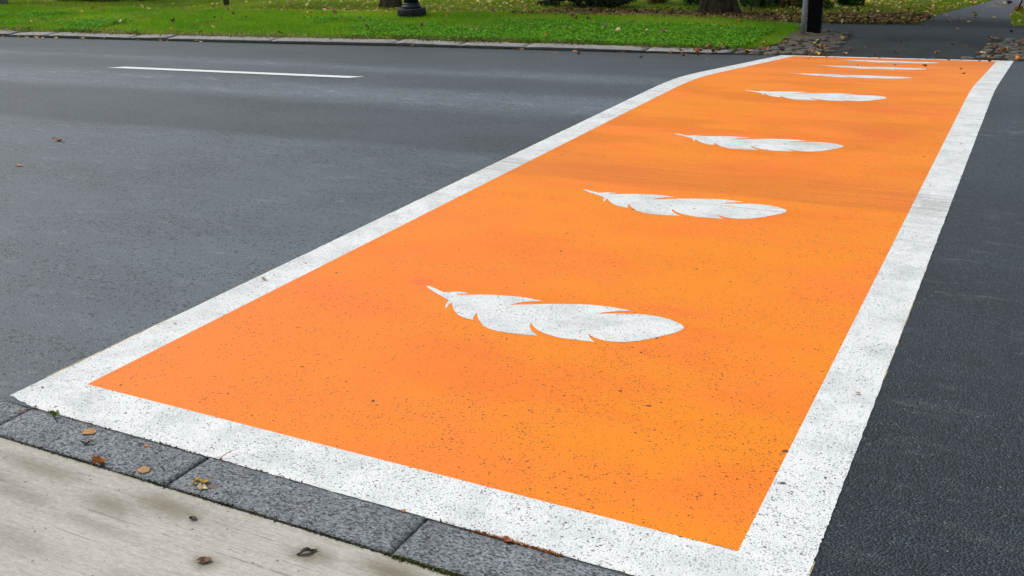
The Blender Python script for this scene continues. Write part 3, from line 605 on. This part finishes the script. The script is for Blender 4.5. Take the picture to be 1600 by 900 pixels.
# twig on the paint
bm = bmesh.new()
def tube(bm, pts, rad, n=6):
    pts = [Vector(p) for p in pts]; rings = []
    for i, p in enumerate(pts):
        d = (pts[min(i + 1, len(pts) - 1)] - pts[max(i - 1, 0)]).normalized(); a = d.cross(Vector((0, 0, 1)))
        if a.length < .1: a = d.cross(Vector((1, 0, 0)))
        a.normalize(); b = d.cross(a); r_ = rad[i] if isinstance(rad, (list, tuple)) else rad
        rings.append([bm.verts.new(p + (a * math.cos(2 * math.pi * k / n) + b * math.sin(2 * math.pi * k / n)) * r_) for k in range(n)])
    for p, q in zip(rings, rings[1:]):
        for k in range(n): bm.faces.new((p[k], p[(k + 1) % n], q[(k + 1) % n], q[k]))
    bm.faces.new(rings[0][::-1]); bm.faces.new(rings[-1])
tube(bm, [(-2.245, 2.152, .006), (-2.235, 2.168, .016), (-2.228, 2.19, .02), (-2.232, 2.205, .015)], [.0018, .0015, .0012, .001])
tag(link('twig', bm_mesh('twig', bm, True), leafmat('tan')), 'short bent pale twig leaning on the white border by the second kerb joint', 'twig')

# scattered leaves: road gutter, path, crossing end, grass bank
def scatter_leaf(x, y, cols, size, label, group, dz=.006, kinds=('oval', 'round', 'lobed', 'slim'), curls=(.3, .7), name='fallen_leaf', tl=.25):
    col = random.choice(cols)
    return put_leaf(x, y, size * random.uniform(.75, 1.2), random.uniform(0, 6.28), random.choice(kinds), col, label, group, v=random.randint(0, 1), curl=random.choice(curls), dz=dz, tilt=(random.uniform(-tl, tl), random.uniform(-tl, tl)), name=name)
for i in range(44):
    x = random.choice([random.uniform(-17.5, -13.5), random.uniform(-17, -4.5), random.uniform(-7.5, -4)]); y = float(K(x)) - abs(random.gauss(.015, .05))
    c = ('yellow', 'yellow', 'cream') if x < -9.5 else ('tan', 'rust', 'orange', 'yellow')
    if x < -9.5: scatter_leaf(x, y, c, .075, 'small yellow leaf in the gutter along the left stretch of the far kerb', 'yellow leaves in the far gutter')
    else: scatter_leaf(x, y, ('tan', 'rust', 'orange', 'brown'), .075, 'small brown or orange leaf in the gutter of the far kerb near the crossing', 'brown leaves in the far gutter')
for x, y, s, c, l in ((-5.75, 13.05, .10, 'brown', 'brown curled leaf on the road just off the far kerb, second from the left'), (-6.02, 12.9, .07, 'yellow', 'bright yellow leaf on the road just off the far kerb'), (-4.72, 12.85, .10, 'dark', 'small black leaf on the road off the far kerb'), (-4.49, 13.7, .12, 'rust', 'rusty curled leaf on the road by the end of the far kerb'),
                      (-4.30, 13.95, .09, 'dark', 'dark leaf on the road right beside the end of the far kerb'), (-13.2, 11.3, .10, 'tan', 'tan leaf on the road off the far kerb at the left'), (-14.3, 10.3, .08, 'dark', 'dark scrap on the road well left of the white dash'), (-3.9, 13.0, .06, 'tan', 'tan speck of leaf on the road left of the far end of the crossing')):
    put_leaf(x, y, s, random.uniform(0, 6), 'oval', c, l, dz=.008, curl=.6)
for i in range(22):
    x = random.uniform(-3.0, -.45) if i < 12 else random.uniform(-1.7, -.4); y = float(far_y(x)) - abs(random.gauss(.12, .16)) - .02
    scatter_leaf(x, y, ('dark', 'brown', 'dark'), .055, 'dark leaf scrap lying on the orange paint at the far end of the crossing', 'dark leaf scraps at the far end of the crossing', dz=.010, kinds=('slim', 'oval', 'lobed'))
for x, y in ((-2.0, 12.8), (-1.6, 13.3), (-1.25, 13.2), (-.85, 12.9), (-2.8, 13.9), (-.75, 12.2)):
    scatter_leaf(x, y, ('dark',), .06, 'dark leaf scrap lying on the orange paint at the far end of the crossing', 'dark leaf scraps at the far end of the crossing', dz=.010)
PP = path_poly
k = 0
while k < 26:
    x = random.uniform(-4.0, -.2); y = random.uniform(14.9, 18.8)
    if inside(np.array([x]), np.array([y]), PP)[0]:
        scatter_leaf(x, y, ('brown', 'dark', 'tan', 'rust', 'brown'), .07, 'small brown leaf on the dark asphalt path behind the crossing', 'brown leaves on the dark path', dz=.01); k += 1
k = 0
while k < 36:
    x = random.uniform(-2.0, 1.2); y = random.uniform(18.9, 26)
    if inside(np.array([x]), np.array([y]), PP)[0]:
        scatter_leaf(x, y, ('yellow', 'cream', 'tan', 'cream'), .09, 'pale leaf on the grey path that leads away at the upper right', 'pale leaves on the path leading away', dz=.01); k += 1
k = 0
for i in range(26):
    x = random.uniform(-4.0, -2.7); y = random.uniform(14.5, 17.3)
    if inside(np.array([x]), np.array([y]), apL)[0]: scatter_leaf(x, y, ('tan', 'rust', 'brown', 'yellow', 'orange'), .085, 'small autumn leaf on the cobbles by the grey pole', 'leaves on the left cobbles', dz=.025)
for i in range(26):
    x = random.uniform(-.9, 1.5); y = random.uniform(15.2, 17.3)
    if inside(np.array([x]), np.array([y]), apR)[0]: scatter_leaf(x, y, ('tan', 'rust', 'brown', 'tan'), .095, 'small autumn leaf on the cobbles at the right edge', 'leaves on the right cobbles', dz=.025)
for i in range(72):
    x = random.uniform(-17.5, -4.2); D = random.uniform(.35, 3.2) ** 1.0; y = float(K(x)) + D
    c = random.choice(['yellow', 'pink', 'brown', 'cream'])
    lab = {'yellow': ('small yellow leaf lying on the green grass bank', 'yellow leaves on the grass bank'), 'pink': ('small pinkish brown leaf lying on the green grass bank', 'pinkish leaves on the grass bank'), 'brown': ('small dark brown leaf lying on the green grass bank', 'brown leaves on the grass bank'), 'cream': ('small cream leaf lying on the green grass bank', 'cream leaves on the grass bank')}[c]
    scatter_leaf(x, y, (c,), .105, *lab, dz=.070, tl=1.0)
for i in range(22):
    x = random.gauss(-4.0, .45); y = float(K(x)) + abs(random.gauss(.25, .3))
    scatter_leaf(x, y, ('rust', 'brown', 'tan', 'orange'), .11, 'curled rusty leaf heaped at the corner of the grass bank by the cobbles', 'rusty leaves at the corner of the bank', dz=.03, curls=(.7, 1.1))
# round orange fruit
fr = tag(empty('fruit', (-.325, 15.17, zg(-.325, 15.17) + .01)), 'small round orange fruit at the far right corner of the crossing', 'fruit')
bm = bmesh.new(); bmesh.ops.create_uvsphere(bm, u_segments=16, v_segments=10, radius=.034)
for v in bm.verts: v.co.z = v.co.z * .92 + .031 - (.006 if v.co.xy.length < .006 and v.co.z > 0 else 0)
link('flesh', bm_mesh('flesh', bm, True), plain('orange_fruit_skin', (.75, .23, .03), .4, .5, .15), fr)
bm = bmesh.new(); tube(bm, [(0, 0, .058), (.003, .002, .068), (.009, .004, .074)], .0018); link('stalk', bm_mesh('stalk', bm), leafmat('brown'), fr)

# ------------------------------------------------------------------ bulk vegetation (numpy)
def bulk(name, V, Fn, C, mat, label=None, cat=None, kind='stuff', parent=None):
    """V (n,k,3) polygons with k corners each, C (n,3) colours"""
    n_, k_ = V.shape[:2]; me = bpy.data.meshes.new(name)
    me.vertices.add(n_ * k_); me.loops.add(n_ * k_); me.polygons.add(n_)
    me.vertices.foreach_set('co', V.reshape(-1).astype(np.float32)); me.loops.foreach_set('vertex_index', np.arange(n_ * k_, dtype=np.int32))
    me.polygons.foreach_set('loop_start', np.arange(0, n_ * k_, k_, dtype=np.int32)); me.update(calc_edges=True)
    at = me.color_attributes.new('tint', 'FLOAT_COLOR', 'POINT'); cc = np.ones((n_, k_, 4), np.float32); cc[:, :, :3] = C[:, None, :]; at.data.foreach_set('color', cc.reshape(-1))
    me.materials.append(mat); o = bpy.data.objects.new(name, me); COL.objects.link(o)
    if parent is not None: o.parent = parent
    return tag(o, label, cat, None, kind)
def vnoise(x, y, s):
    """cheap smooth value noise"""
    x = x * s; y = y * s; xi = np.floor(x); yi = np.floor(y); fx = x - xi; fy_ = y - yi; fx = fx * fx * (3 - 2 * fx); fy_ = fy_ * fy_ * (3 - 2 * fy_)
    h = lambda a, b: np.modf(np.abs(np.sin(a * 127.1 + b * 311.7) * 43758.5453))[0]
    return (h(xi, yi) * (1 - fx) + h(xi + 1, yi) * fx) * (1 - fy_) + (h(xi, yi + 1) * (1 - fx) + h(xi + 1, yi + 1) * fx) * fy_
def blocked(x, y):
    b = inside(x, y, path_poly) | inside(x, y, apL) | inside(x, y, apR)
    b |= (x > -3.62) & (y < 17.3) & (x < 0)
    b |= (x - LX) ** 2 + (y - LY) ** 2 < .27 ** 2
    return b
def blades(n, xr, Dr, hmin, hmax, wd, cols, lean=.6, pw=1.0):
    x = rng.uniform(*xr, n); D = rng.uniform(*Dr, n); y = K(x) + D
    ok = ~blocked(x, y); x, y, D = x[ok], y[ok], D[ok]; n = len(x); z = Zl(x, y)
    keep = rng.random(n) < (0.45 + .55 * sm(.28, .75, D)) if Dr[0] < 1 else np.ones(n, bool)
    x, y, D, z = x[keep], y[keep], D[keep], z[keep]; n = len(x)
    a = rng.uniform(0, 2 * np.pi, n); h = rng.uniform(hmin, hmax, n) * (.7 + .6 * vnoise(x, y, 1.3)); l = rng.uniform(0, lean, n) * h; la = rng.uniform(0, 2 * np.pi, n); w_ = wd * rng.uniform(.6, 1.3, n)
    V_ = np.zeros((n, 3, 3)); dx = np.cos(a) * w_ / 2; dy = np.sin(a) * w_ / 2
    V_[:, 0] = np.stack([x - dx, y - dy, z - .005], 1); V_[:, 1] = np.stack([x + dx, y + dy, z - .005], 1); V_[:, 2] = np.stack([x + np.cos(la) * l, y + np.sin(la) * l, z + h], 1)
    t = np.clip(-.05 + .70 * vnoise(x, y, .8) + .40 * vnoise(x + 7, y, 3.0) + rng.normal(0, .16, n), 0, 1)[:, None]
    A = np.array(cols[0]); B = np.array(cols[1]); C_ = A * (1 - t) + B * t
    dry = (rng.random(n) < (.05 + .20 * (vnoise(x + 31, y, 1.7) > .72) + .35 * (1 - sm(.25, .7, D)) * (Dr[0] < 1)))[:, None]; C_ = np.where(dry, np.array(cols[2]) * rng.uniform(.6, 1.2, (n, 1)), C_)
    return V_, C_
GA, GB, GD = (.12, .37, .014), (.38, .58, .030), (.58, .46, .13)
v1, c1 = blades(210000, (-21, -3.5), (.27, 3.6), .035, .075, .010, (GA, GB, GD))
bulk('grass', v1, 3, c1, M['grass'], 'short bright green grass on the bank behind the far kerb', 'grass')
v2, c2 = blades(200000, (-27, 4), (3.3, 13), .03, .07, .014, ((.14, .28, .014), (.42, .56, .035), (.46, .36, .09)))
bulk('grass', v2, 3, c2, M['grass'], 'thin shaded park grass behind the bank', 'grass')
# clover and weeds near the kerb: broad little leaves
def clover(n, xr, Dr):
    x = rng.uniform(*xr, n); D = rng.uniform(*Dr, n); y = K(x) + D
    dens = vnoise(x, y, .9) * .6 + vnoise(x, y, 2.7) * .4 + .28 * sm(-11, -6, x) ; ok = (rng.random(n) < sm(.42, .75, dens)) & ~blocked(x, y)
    x, y = x[ok], y[ok]; n = len(x); z = Zl(x, y) + rng.uniform(.03, .085, n); a = rng.uniform(0, 6.28, n); s = rng.uniform(.010, .024, n)
    t1 = rng.normal(0, .4, n); t2 = rng.normal(0, .4, n); V_ = np.zeros((n, 4, 3))
    for i, (u, v) in enumerate(((-1, 0), (0, -.8), (1, 0), (0, .8))):
        px = (u * np.cos(a) - v * np.sin(a)) * s; py = (u * np.sin(a) + v * np.cos(a)) * s; V_[:, i] = np.stack([x + px, y + py, z + px * t1 + py * t2], 1)
    t = rng.random(n)[:, None]; C_ = np.array((.06, .24, .012)) * (1 - t) + np.array((.24, .52, .04)) * t
    return V_, C_
v3, c3 = clover(70000, (-19, -3.9), (.3, 2.3)); bulk('clover', v3, 4, c3, M['grass'], 'patches of broad-leaved clover in the grass along the far kerb', 'clover')
# leaf litter
def litter(n, xr, Dr, cols, dens_f, size=(.025, .05), dz=.02, hgt=.03):
    x = rng.uniform(*xr, n); D = rng.uniform(*Dr, n); y = K(x) + D
    ok = (rng.random(n) < dens_f(x, y, D)) & ~inside(x, y, path_poly) & ~((x > -3.6) & (y < 17.3)); x, y = x[ok], y[ok]; n = len(x)
    z = Zl(x, y) + dz + rng.uniform(0, hgt, n); a = rng.uniform(0, 6.28, n); s = rng.uniform(*size, n); t1 = rng.normal(0, .45, n); t2 = rng.normal(0, .45, n); V_ = np.zeros((n, 4, 3))
    for i, (u, v) in enumerate(((-1, 0), (-.1, -.6), (1, .1), (.15, .65))):
        px = (u * np.cos(a) - v * np.sin(a)) * s; py = (u * np.sin(a) + v * np.cos(a)) * s; V_[:, i] = np.stack([x + px, y + py, z + px * t1 + py * t2], 1)
    P = np.array(cols); C_ = P[rng.integers(0, len(P), n)] * rng.uniform(.6, 1.25, (n, 1)); return V_, np.clip(C_, 0, 1)
YL = [(.85, .62, .12), (.75, .52, .18), (.62, .36, .12), (.85, .72, .38), (.38, .20, .07), (.75, .58, .08)]
BL = [(.17, .085, .03), (.28, .14, .045), (.10, .05, .02), (.36, .20, .07), (.42, .28, .08), (.07, .04, .02)]
dl = lambda x, y, D: np.where(D < 5.0, 1.0, .30) * np.interp(x, [-24, -19, -16, -13, -7], [.05, .10, .2, .75, .8]) * (.35 + .9 * vnoise(x, y, .9))
v4, c4 = litter(17000, (-24, -8.6), (3.3, 9), YL, dl); bulk('leaf_litter', v4, 4, c4, M['leafmix'], 'yellow and tan fallen leaves strewn over the park grass behind the bank', 'leaf litter')
dr_ = lambda x, y, D: np.where((D > 3.2) & (D < 5.2), 1.0, .10) * (.3 + .9 * vnoise(x, y, 1.1))
v5, c5 = litter(22000, (-8.8, -1.9), (3.25, 6.0), BL, dr_); bulk('leaf_litter', v5, 4, c5, M['leafmix'], 'brown leaf litter under the big dark trunk and the shrubs', 'leaf litter')
v6, c6 = litter(9000, (-4.8, 3), (3.2, 12), YL, lambda x, y, D: .25 + .6 * sm(4.5, 8, D) * vnoise(x, y, .8)); bulk('leaf_litter', v6, 4, c6, M['leafmix'], 'pale fallen leaves on the lawn beside the path at the upper right', 'leaf litter')
v7, c7 = litter(9000, (-20, -4.2), (.26, .55), [(.30, .20, .12), (.20, .13, .07), (.40, .28, .16), (.12, .10, .03)], lambda x, y, D: .35 + .5 * vnoise(x, y, 1.7), size=(.006, .02), dz=.0, hgt=.02); bulk('thatch', v7, 4, c7, M['leafmix'], 'dry brown thatch and crumbs where the grass meets the far kerb', 'thatch')
# crumbs and moss in the near joints
def crumbs(n, xr, yc, sy, cols, s=(.0008, .0036), zr=(.002, .007), mask=None):
    x = rng.uniform(*xr, n); y = yc + rng.normal(0, sy, n)
    if mask is not None:
        k_ = rng.random(n) < mask(x); x, y = x[k_], y[k_]; n = len(x)
    z = rng.uniform(*zr, n); V_ = np.zeros((n, 3, 3)); sz = rng.uniform(*s, n)
    for i in range(3): V_[:, i] = np.stack([x, y, z], 1) + rng.normal(0, 1, (n, 3)) * sz[:, None]
    P = np.array(cols); return V_, P[rng.integers(0, len(P), n)] * rng.uniform(.6, 1.3, (n, 1))
v8, c8 = litter(5000, (-18, -4.2), (.10, .34), [(.30, .20, .12), (.20, .13, .07), (.10, .16, .02), (.12, .10, .03)], lambda x, y, D: (.15 + .85 * (vnoise(x, y, 2.3) > .55)) * sm(.12, .3, D), size=(.008, .022), dz=.055, hgt=.015); bulk('thatch', v8, 4, c8, M['leafmix'], 'grass ends and crumbs creeping over the top of the far kerb', 'thatch')
a1 = crumbs(16000, (-4, 0.5), 1.9485, .0028, [(.05, .045, .03), (.10, .07, .04), (.05, .07, .015), (.03, .025, .02)], mask=lambda x: .25 + .75 * vnoise(x, x * 0, 9))
a2 = crumbs(9000, (-1.46, -1.0), 1.946, .004, [(.10, .14, .02), (.06, .09, .015), (.12, .10, .03)], mask=lambda x: sm(-1.46, -1.38, x) * (.2 + .8 * vnoise(x, x * 0, 20)))
a3 = crumbs(2500, (-4, 0.5), 2.151, .0015, [(.05, .04, .03), (.28, .16, .06), (.03, .03, .03)], mask=lambda x: vnoise(x, x * 0, 6) ** 2)
a4 = crumbs(1000, (-1.28, -1.0), 2.1525, .0018, [(.65, .25, .04), (.5, .2, .04)], s=(.001, .003), mask=lambda x: .8 + 0 * x)
bulk('grit', np.concatenate([a1[0], a2[0], a3[0], a4[0]]), 3, np.concatenate([a1[1], a2[1], a3[1], a4[1]]), M['leafmix'], 'dark grit and green moss in the joint between kerb and concrete', 'grit')

# ------------------------------------------------------------------ trees, shrubs
def crown_mesh(n, R_, H, seed, cols, size=(.05, .10), lumps=26):
    r = np.random.default_rng(seed); ctr = r.normal(0, 1, (lumps, 3)); ctr /= np.linalg.norm(ctr, axis=1)[:, None]; ctr *= r.uniform(.35, .95, (lumps, 1)); ctr[:, :2] *= R_; ctr[:, 2] = ctr[:, 2] * H / 2
    c = r.integers(0, lumps, n); d = r.normal(0, 1, (n, 3)); d /= np.linalg.norm(d, axis=1)[:, None]
    P_ = ctr[c] + d * (r.uniform(.3, 1, (n, 1)) ** .5) * np.array((R_ * .36, R_ * .36, H * .17)); s = r.uniform(*size, n)
    u = r.normal(0, 1, (n, 3)); u /= np.linalg.norm(u, axis=1)[:, None]; v = np.cross(u, r.normal(0, 1, (n, 3))); v /= np.linalg.norm(v, axis=1)[:, None]
    V_ = np.stack([P_ - u * s[:, None], P_ - v * s[:, None] * .6, P_ + u * s[:, None], P_ + v * s[:, None] * .6], 1)
    t = np.clip(r.random(n) * .6 + .4 * r.random(lumps)[c], 0, 1)[:, None]; return V_, np.array(cols[0]) * (1 - t) + np.array(cols[1]) * t
def trunk_mesh(r0, h, flare, seed, lean=(0, 0), roots=6):
    rr = random.Random(seed); n = 28; V_ = []; F_ = []; zs = [-.1, 0, .04, .09, .16, .26, .4, .65, 1.0, 1.6, 2.4, h * .7, h]
    ph = rr.uniform(0, 6)
    for z in zs:
        for k in range(n):
            a = 2 * math.pi * k / n; f = max(0, 1 - z / (.5 if z > 0 else 1)) ** 2
            r_ = r0 * (1 - .45 * max(0, z) / h) * (1 + flare * f * (.55 + .45 * math.cos(a * roots + ph) + .25 * math.sin(a * 3 + ph)) + .035 * math.sin(a * 11 + z * 2) + rr.uniform(-.02, .02))
            V_.append((r_ * math.cos(a) + lean[0] * z, r_ * math.sin(a) + lean[1] * z, z))
    for i in range(len(zs) - 1):
        for k in range(n): F_.append((i * n + k, i * n + (k + 1) % n, (i + 1) * n + (k + 1) % n, (i + 1) * n + k))
    F_.append(tuple((len(zs) - 1) * n + k for k in range(n))); return mesh('trunk', V_, F_, True)
def tree(x, y, r0, h, flare, seed, label, crown, bark, lean=(0, 0), group=None, R_=3.0, H=4.5, nleaf=9000, limbs=7):
    t = tag(empty('tree', (x, y, zg(x, y))), label, 'tree', group)
    link('trunk', trunk_mesh(r0, h, flare, seed, lean), M[bark], t)
    rr = random.Random(seed)
    for i in range(limbs):
        bm = bmesh.new(); a = 2 * math.pi * i / limbs + rr.uniform(-.4, .4); z0 = h * rr.uniform(.7, .98); l = R_ * rr.uniform(.6, .95)
        p = [(lean[0] * z0, lean[1] * z0, z0)]
        for s in (.3, .65, 1): p.append((lean[0] * z0 + math.cos(a + s * .3) * l * s, lean[1] * z0 + math.sin(a + s * .3) * l * s, z0 + H * .75 * s ** .8 * rr.uniform(.75, 1)))
        tube(bm, p, [r0 * .42, r0 * .3, r0 * .18, r0 * .05], 8); link('limb', bm_mesh('limb', bm, True), M[bark], t)
    v, c = crown_mesh(nleaf, R_, H, seed, crown); v[:, :, 2] += h + H * .45
    bulk('crown', v, 4, c, M['leafmix'], kind='stuff', parent=t)
    return t
AUT = ((.07, .12, .012), (.30, .24, .03)); GRN = ((.03, .08, .010), (.08, .16, .02))
tree(-5.62, 19.35, .34, 3.4, .45, 3, 'massive dark tree trunk with flared roots, between the low shrubs', GRN, 'bark', R_=4.2, H=5, nleaf=16000)
tree(-12.45, 18.55, .19, 3.6, .50, 5, 'slim brown tree trunk just left of the black lamp post', AUT, 'bark', R_=3.0, H=4.5, nleaf=9000)
tree(-16.78, 18.3, .055, 2.6, .25, 8, 'very thin dark young tree on the grass at the upper left', AUT, 'bark', lean=(-.05, 0), R_=1.3, H=2.2, nleaf=2500, limbs=5)
tree(-23.25, 17.25, .22, 3.4, .35, 9, 'grey tree trunk cut off by the upper left corner', AUT, 'bark_grey', R_=3.0, H=4.5, nleaf=8000)
def shrub(x, y, w_, d_, h, cols, label, n=5000, size=(.018, .04), seed=1, name='shrub', flowers=None):
    t = tag(empty(name, (x, y, zg(x, y))), label, 'shrub')
    r = np.random.default_rng(seed); rr = random.Random(seed)
    for i in range(5):
        bm = bmesh.new(); a = rr.uniform(0, 6.28); tube(bm, [(0, 0, 0), (math.cos(a) * w_ * .15, math.sin(a) * d_ * .15, h * .4), (math.cos(a) * w_ * .3, math.sin(a) * d_ * .3, h * .75)], [.016, .011, .005], 6); link('stem', bm_mesh('stem', bm, True), M['bark'], t)
    lumps = 44; c = r.uniform(-1, 1, (lumps, 3)); c[:, 0] *= w_ * .42; c[:, 1] *= d_ * .42; c[:, 2] = h * (.06 + .42 * (c[:, 2] + 1)) * r.uniform(.7, 1.0, lumps)
    q = r.integers(0, lumps, n); dd_ = r.normal(0, 1, (n, 3)); dd_ /= np.linalg.norm(dd_, axis=1)[:, None]
    P_ = c[q] + dd_ * r.uniform(.5, 1, (n, 1)) * np.array((w_ * .13, d_ * .16, h * .14)); P_[:, 2] = np.maximum(P_[:, 2], .015); s = r.uniform(*size, n)
    u = r.normal(0, 1, (n, 3)) + dd_ * .4; u /= np.linalg.norm(u, axis=1)[:, None]; v = np.cross(u, r.normal(0, 1, (n, 3))); v /= np.linalg.norm(v, axis=1)[:, None]
    V_ = np.stack([P_ - u * s[:, None], P_ - v * s[:, None] * .5, P_ + u * s[:, None], P_ + v * s[:, None] * .5], 1); tt = np.clip(r.random(n) * .7 + .3 * r.random(lumps)[q], 0, 1)[:, None]
    C_ = np.array(cols[0]) * (1 - tt) + np.array(cols[1]) * tt
    if len(cols) > 2: k_ = (r.random(n) < .3)[:, None]; C_ = np.where(k_, np.array(cols[2]) * r.uniform(.6, 1.2, (n, 1)), C_)
    bulk('foliage', V_, 4, C_, M['leafmix'], kind='stuff', parent=t); return t
shrub(-8.45, 19.75, 2.0, .9, .75, ((.010, .022, .008), (.045, .075, .025)), 'wide low black-green shrub left of the big trunk', 16000, seed=2)
shrub(-7.38, 20.75, .55, .5, .5, ((.10, .07, .02), (.35, .26, .05), (.45, .30, .15)), 'small russet and yellow shrub between two green shrubs', 2500, seed=3)
shrub(-6.65, 20.7, .8, .7, .8, ((.02, .06, .012), (.09, .17, .04)), 'rounded green shrub touching the left side of the big trunk', 5000, seed=4)
shrub(-5.15, 20.7, .7, .7, .8, ((.05, .11, .03), (.22, .36, .14)), 'shrub with pale blue-green leaves just right of the big trunk', 4500, (.025, .055), seed=5)
shrub(-4.62, 20.85, .4, .5, .5, ((.12, .10, .03), (.38, .24, .10), (.50, .26, .18)), 'small pinkish brown shrub right of the pale-leaved one', 2200, seed=6)
shrub(-4.12, 20.75, .75, .6, .55, ((.04, .10, .012), (.17, .27, .04)), 'low spreading light green shrub behind the grey pole, left of it', 4500, seed=7)
shrub(-3.55, 21.4, .7, .6, .7, ((.015, .05, .01), (.06, .13, .03)), 'dark green shrub directly behind the black post', 4000, seed=10)
shrub(-21.5, 18.6, 2.4, .7, .8, ((.015, .035, .008), (.05, .09, .015)), 'long dark hedge added for the shaded strip at the top left beyond the grass', 8000, seed=8)  # dark foliage put in to stand for the strip of shade there
shrub(-20.1, 18.9, .9, .6, .6, ((.008, .016, .006), (.03, .05, .012)), 'nearly black low bush at the top between hedge and thin tree', 4000, seed=9)

# ------------------------------------------------------------------ bird and sapling at the upper right
bx, by = -.775, 22.35
bird = tag(empty('bird', (bx, by, zg(bx, by) + .006), R(150)), 'small dark bird standing on the path at the upper right', 'bird')
prof_ = [(-.075, .050, .006), (-.055, .050, .016), (-.03, .048, .030), (0, .050, .037), (.025, .058, .034), (.042, .074, .023), (.052, .090, .019), (.060, .100, .020), (.072, .102, .014), (.080, .100, .005)]
V_ = []; F_ = []; n = 12
for x, z, r_ in prof_: V_ += [(x, r_ * math.cos(2 * math.pi * k / n), z + r_ * math.sin(2 * math.pi * k / n)) for k in range(n)]
for i in range(len(prof_) - 1):
    for k in range(n): F_.append((i * n + k, i * n + (k + 1) % n, (i + 1) * n + (k + 1) % n, (i + 1) * n + k))
F_ += [tuple(range(n))[::-1], tuple((len(prof_) - 1) * n + k for k in range(n))]
bm_ = plain('dark_plumage', (.016, .016, .024), .45, .5, .4, 60); link('body', mesh('body', V_, F_, True), bm_, bird)
link('tail', mesh('tail', [(-.06, -.012, .05), (-.06, .012, .05), (-.125, .016, .040), (-.125, -.016, .040), (-.06, -.010, .044), (-.06, .010, .044)], [(0, 1, 2, 3), (4, 3, 2, 5), (0, 3, 4), (1, 5, 2)]), bm_, bird)
link('beak', mesh('beak', [(.078, -.004, .103), (.078, .004, .103), (.078, 0, .096), (.097, 0, .099)], [(0, 1, 3), (1, 2, 3), (2, 0, 3)]), plain('dark_beak', (.03, .025, .02), .4, .5), bird)
for sgn in (-1, 1):
    wv = [(.03, sgn * .031, .066), (.0, sgn * .040, .068), (-.045, sgn * .026, .060), (-.075, sgn * .012, .050), (-.04, sgn * .033, .045), (.0, sgn * .041, .045)]
    link('wing', mesh('wing', wv, [(0, 1, 2, 3, 4, 5)]), bm_, bird)
    bm = bmesh.new(); tube(bm, [(.004, sgn * .012, .02), (.0, sgn * .013, .006), (.018, sgn * .014, .001)], .0022, 5); link('leg', bm_mesh('leg', bm), M['bark'], bird)
sx, sy = -.56, 21.15
sap = tag(empty('sapling', (sx, sy, zg(sx, sy))), 'thin crooked black sapling with orange leaves at its foot, at the upper right edge', 'sapling')
bm = bmesh.new(); tube(bm, [(-.03, 0, 0), (.0, 0, .08), (.03, 0, .16), (.04, .0, .24), (.02, .02, .36), (.05, .0, .7), (.1, .02, 1.1)], [.016, .014, .013, .012, .012, .009, .005], 8); link('trunk', bm_mesh('trunk', bm, True), M['black'], sap)
bm = bmesh.new(); tube(bm, [(.04, 0, .26), (-.02, 0, .24), (-.09, .02, .20)], [.010, .008, .004], 6); link('branch', bm_mesh('branch', bm, True), M['black'], sap)
bm = bmesh.new(); tube(bm, [(.05, 0, .6), (.14, 0, .75), (.2, .02, .95)], [.008, .006, .003], 6); link('branch', bm_mesh('branch', bm, True), M['black'], sap)
v, c = crown_mesh(160, .09, .12, 21, ((.35, .15, .02), (.6, .32, .04)), (.015, .03), 6); v[:, :, 2] += .05; bulk('leaves', v, 4, c, M['leafmix'], parent=sap)
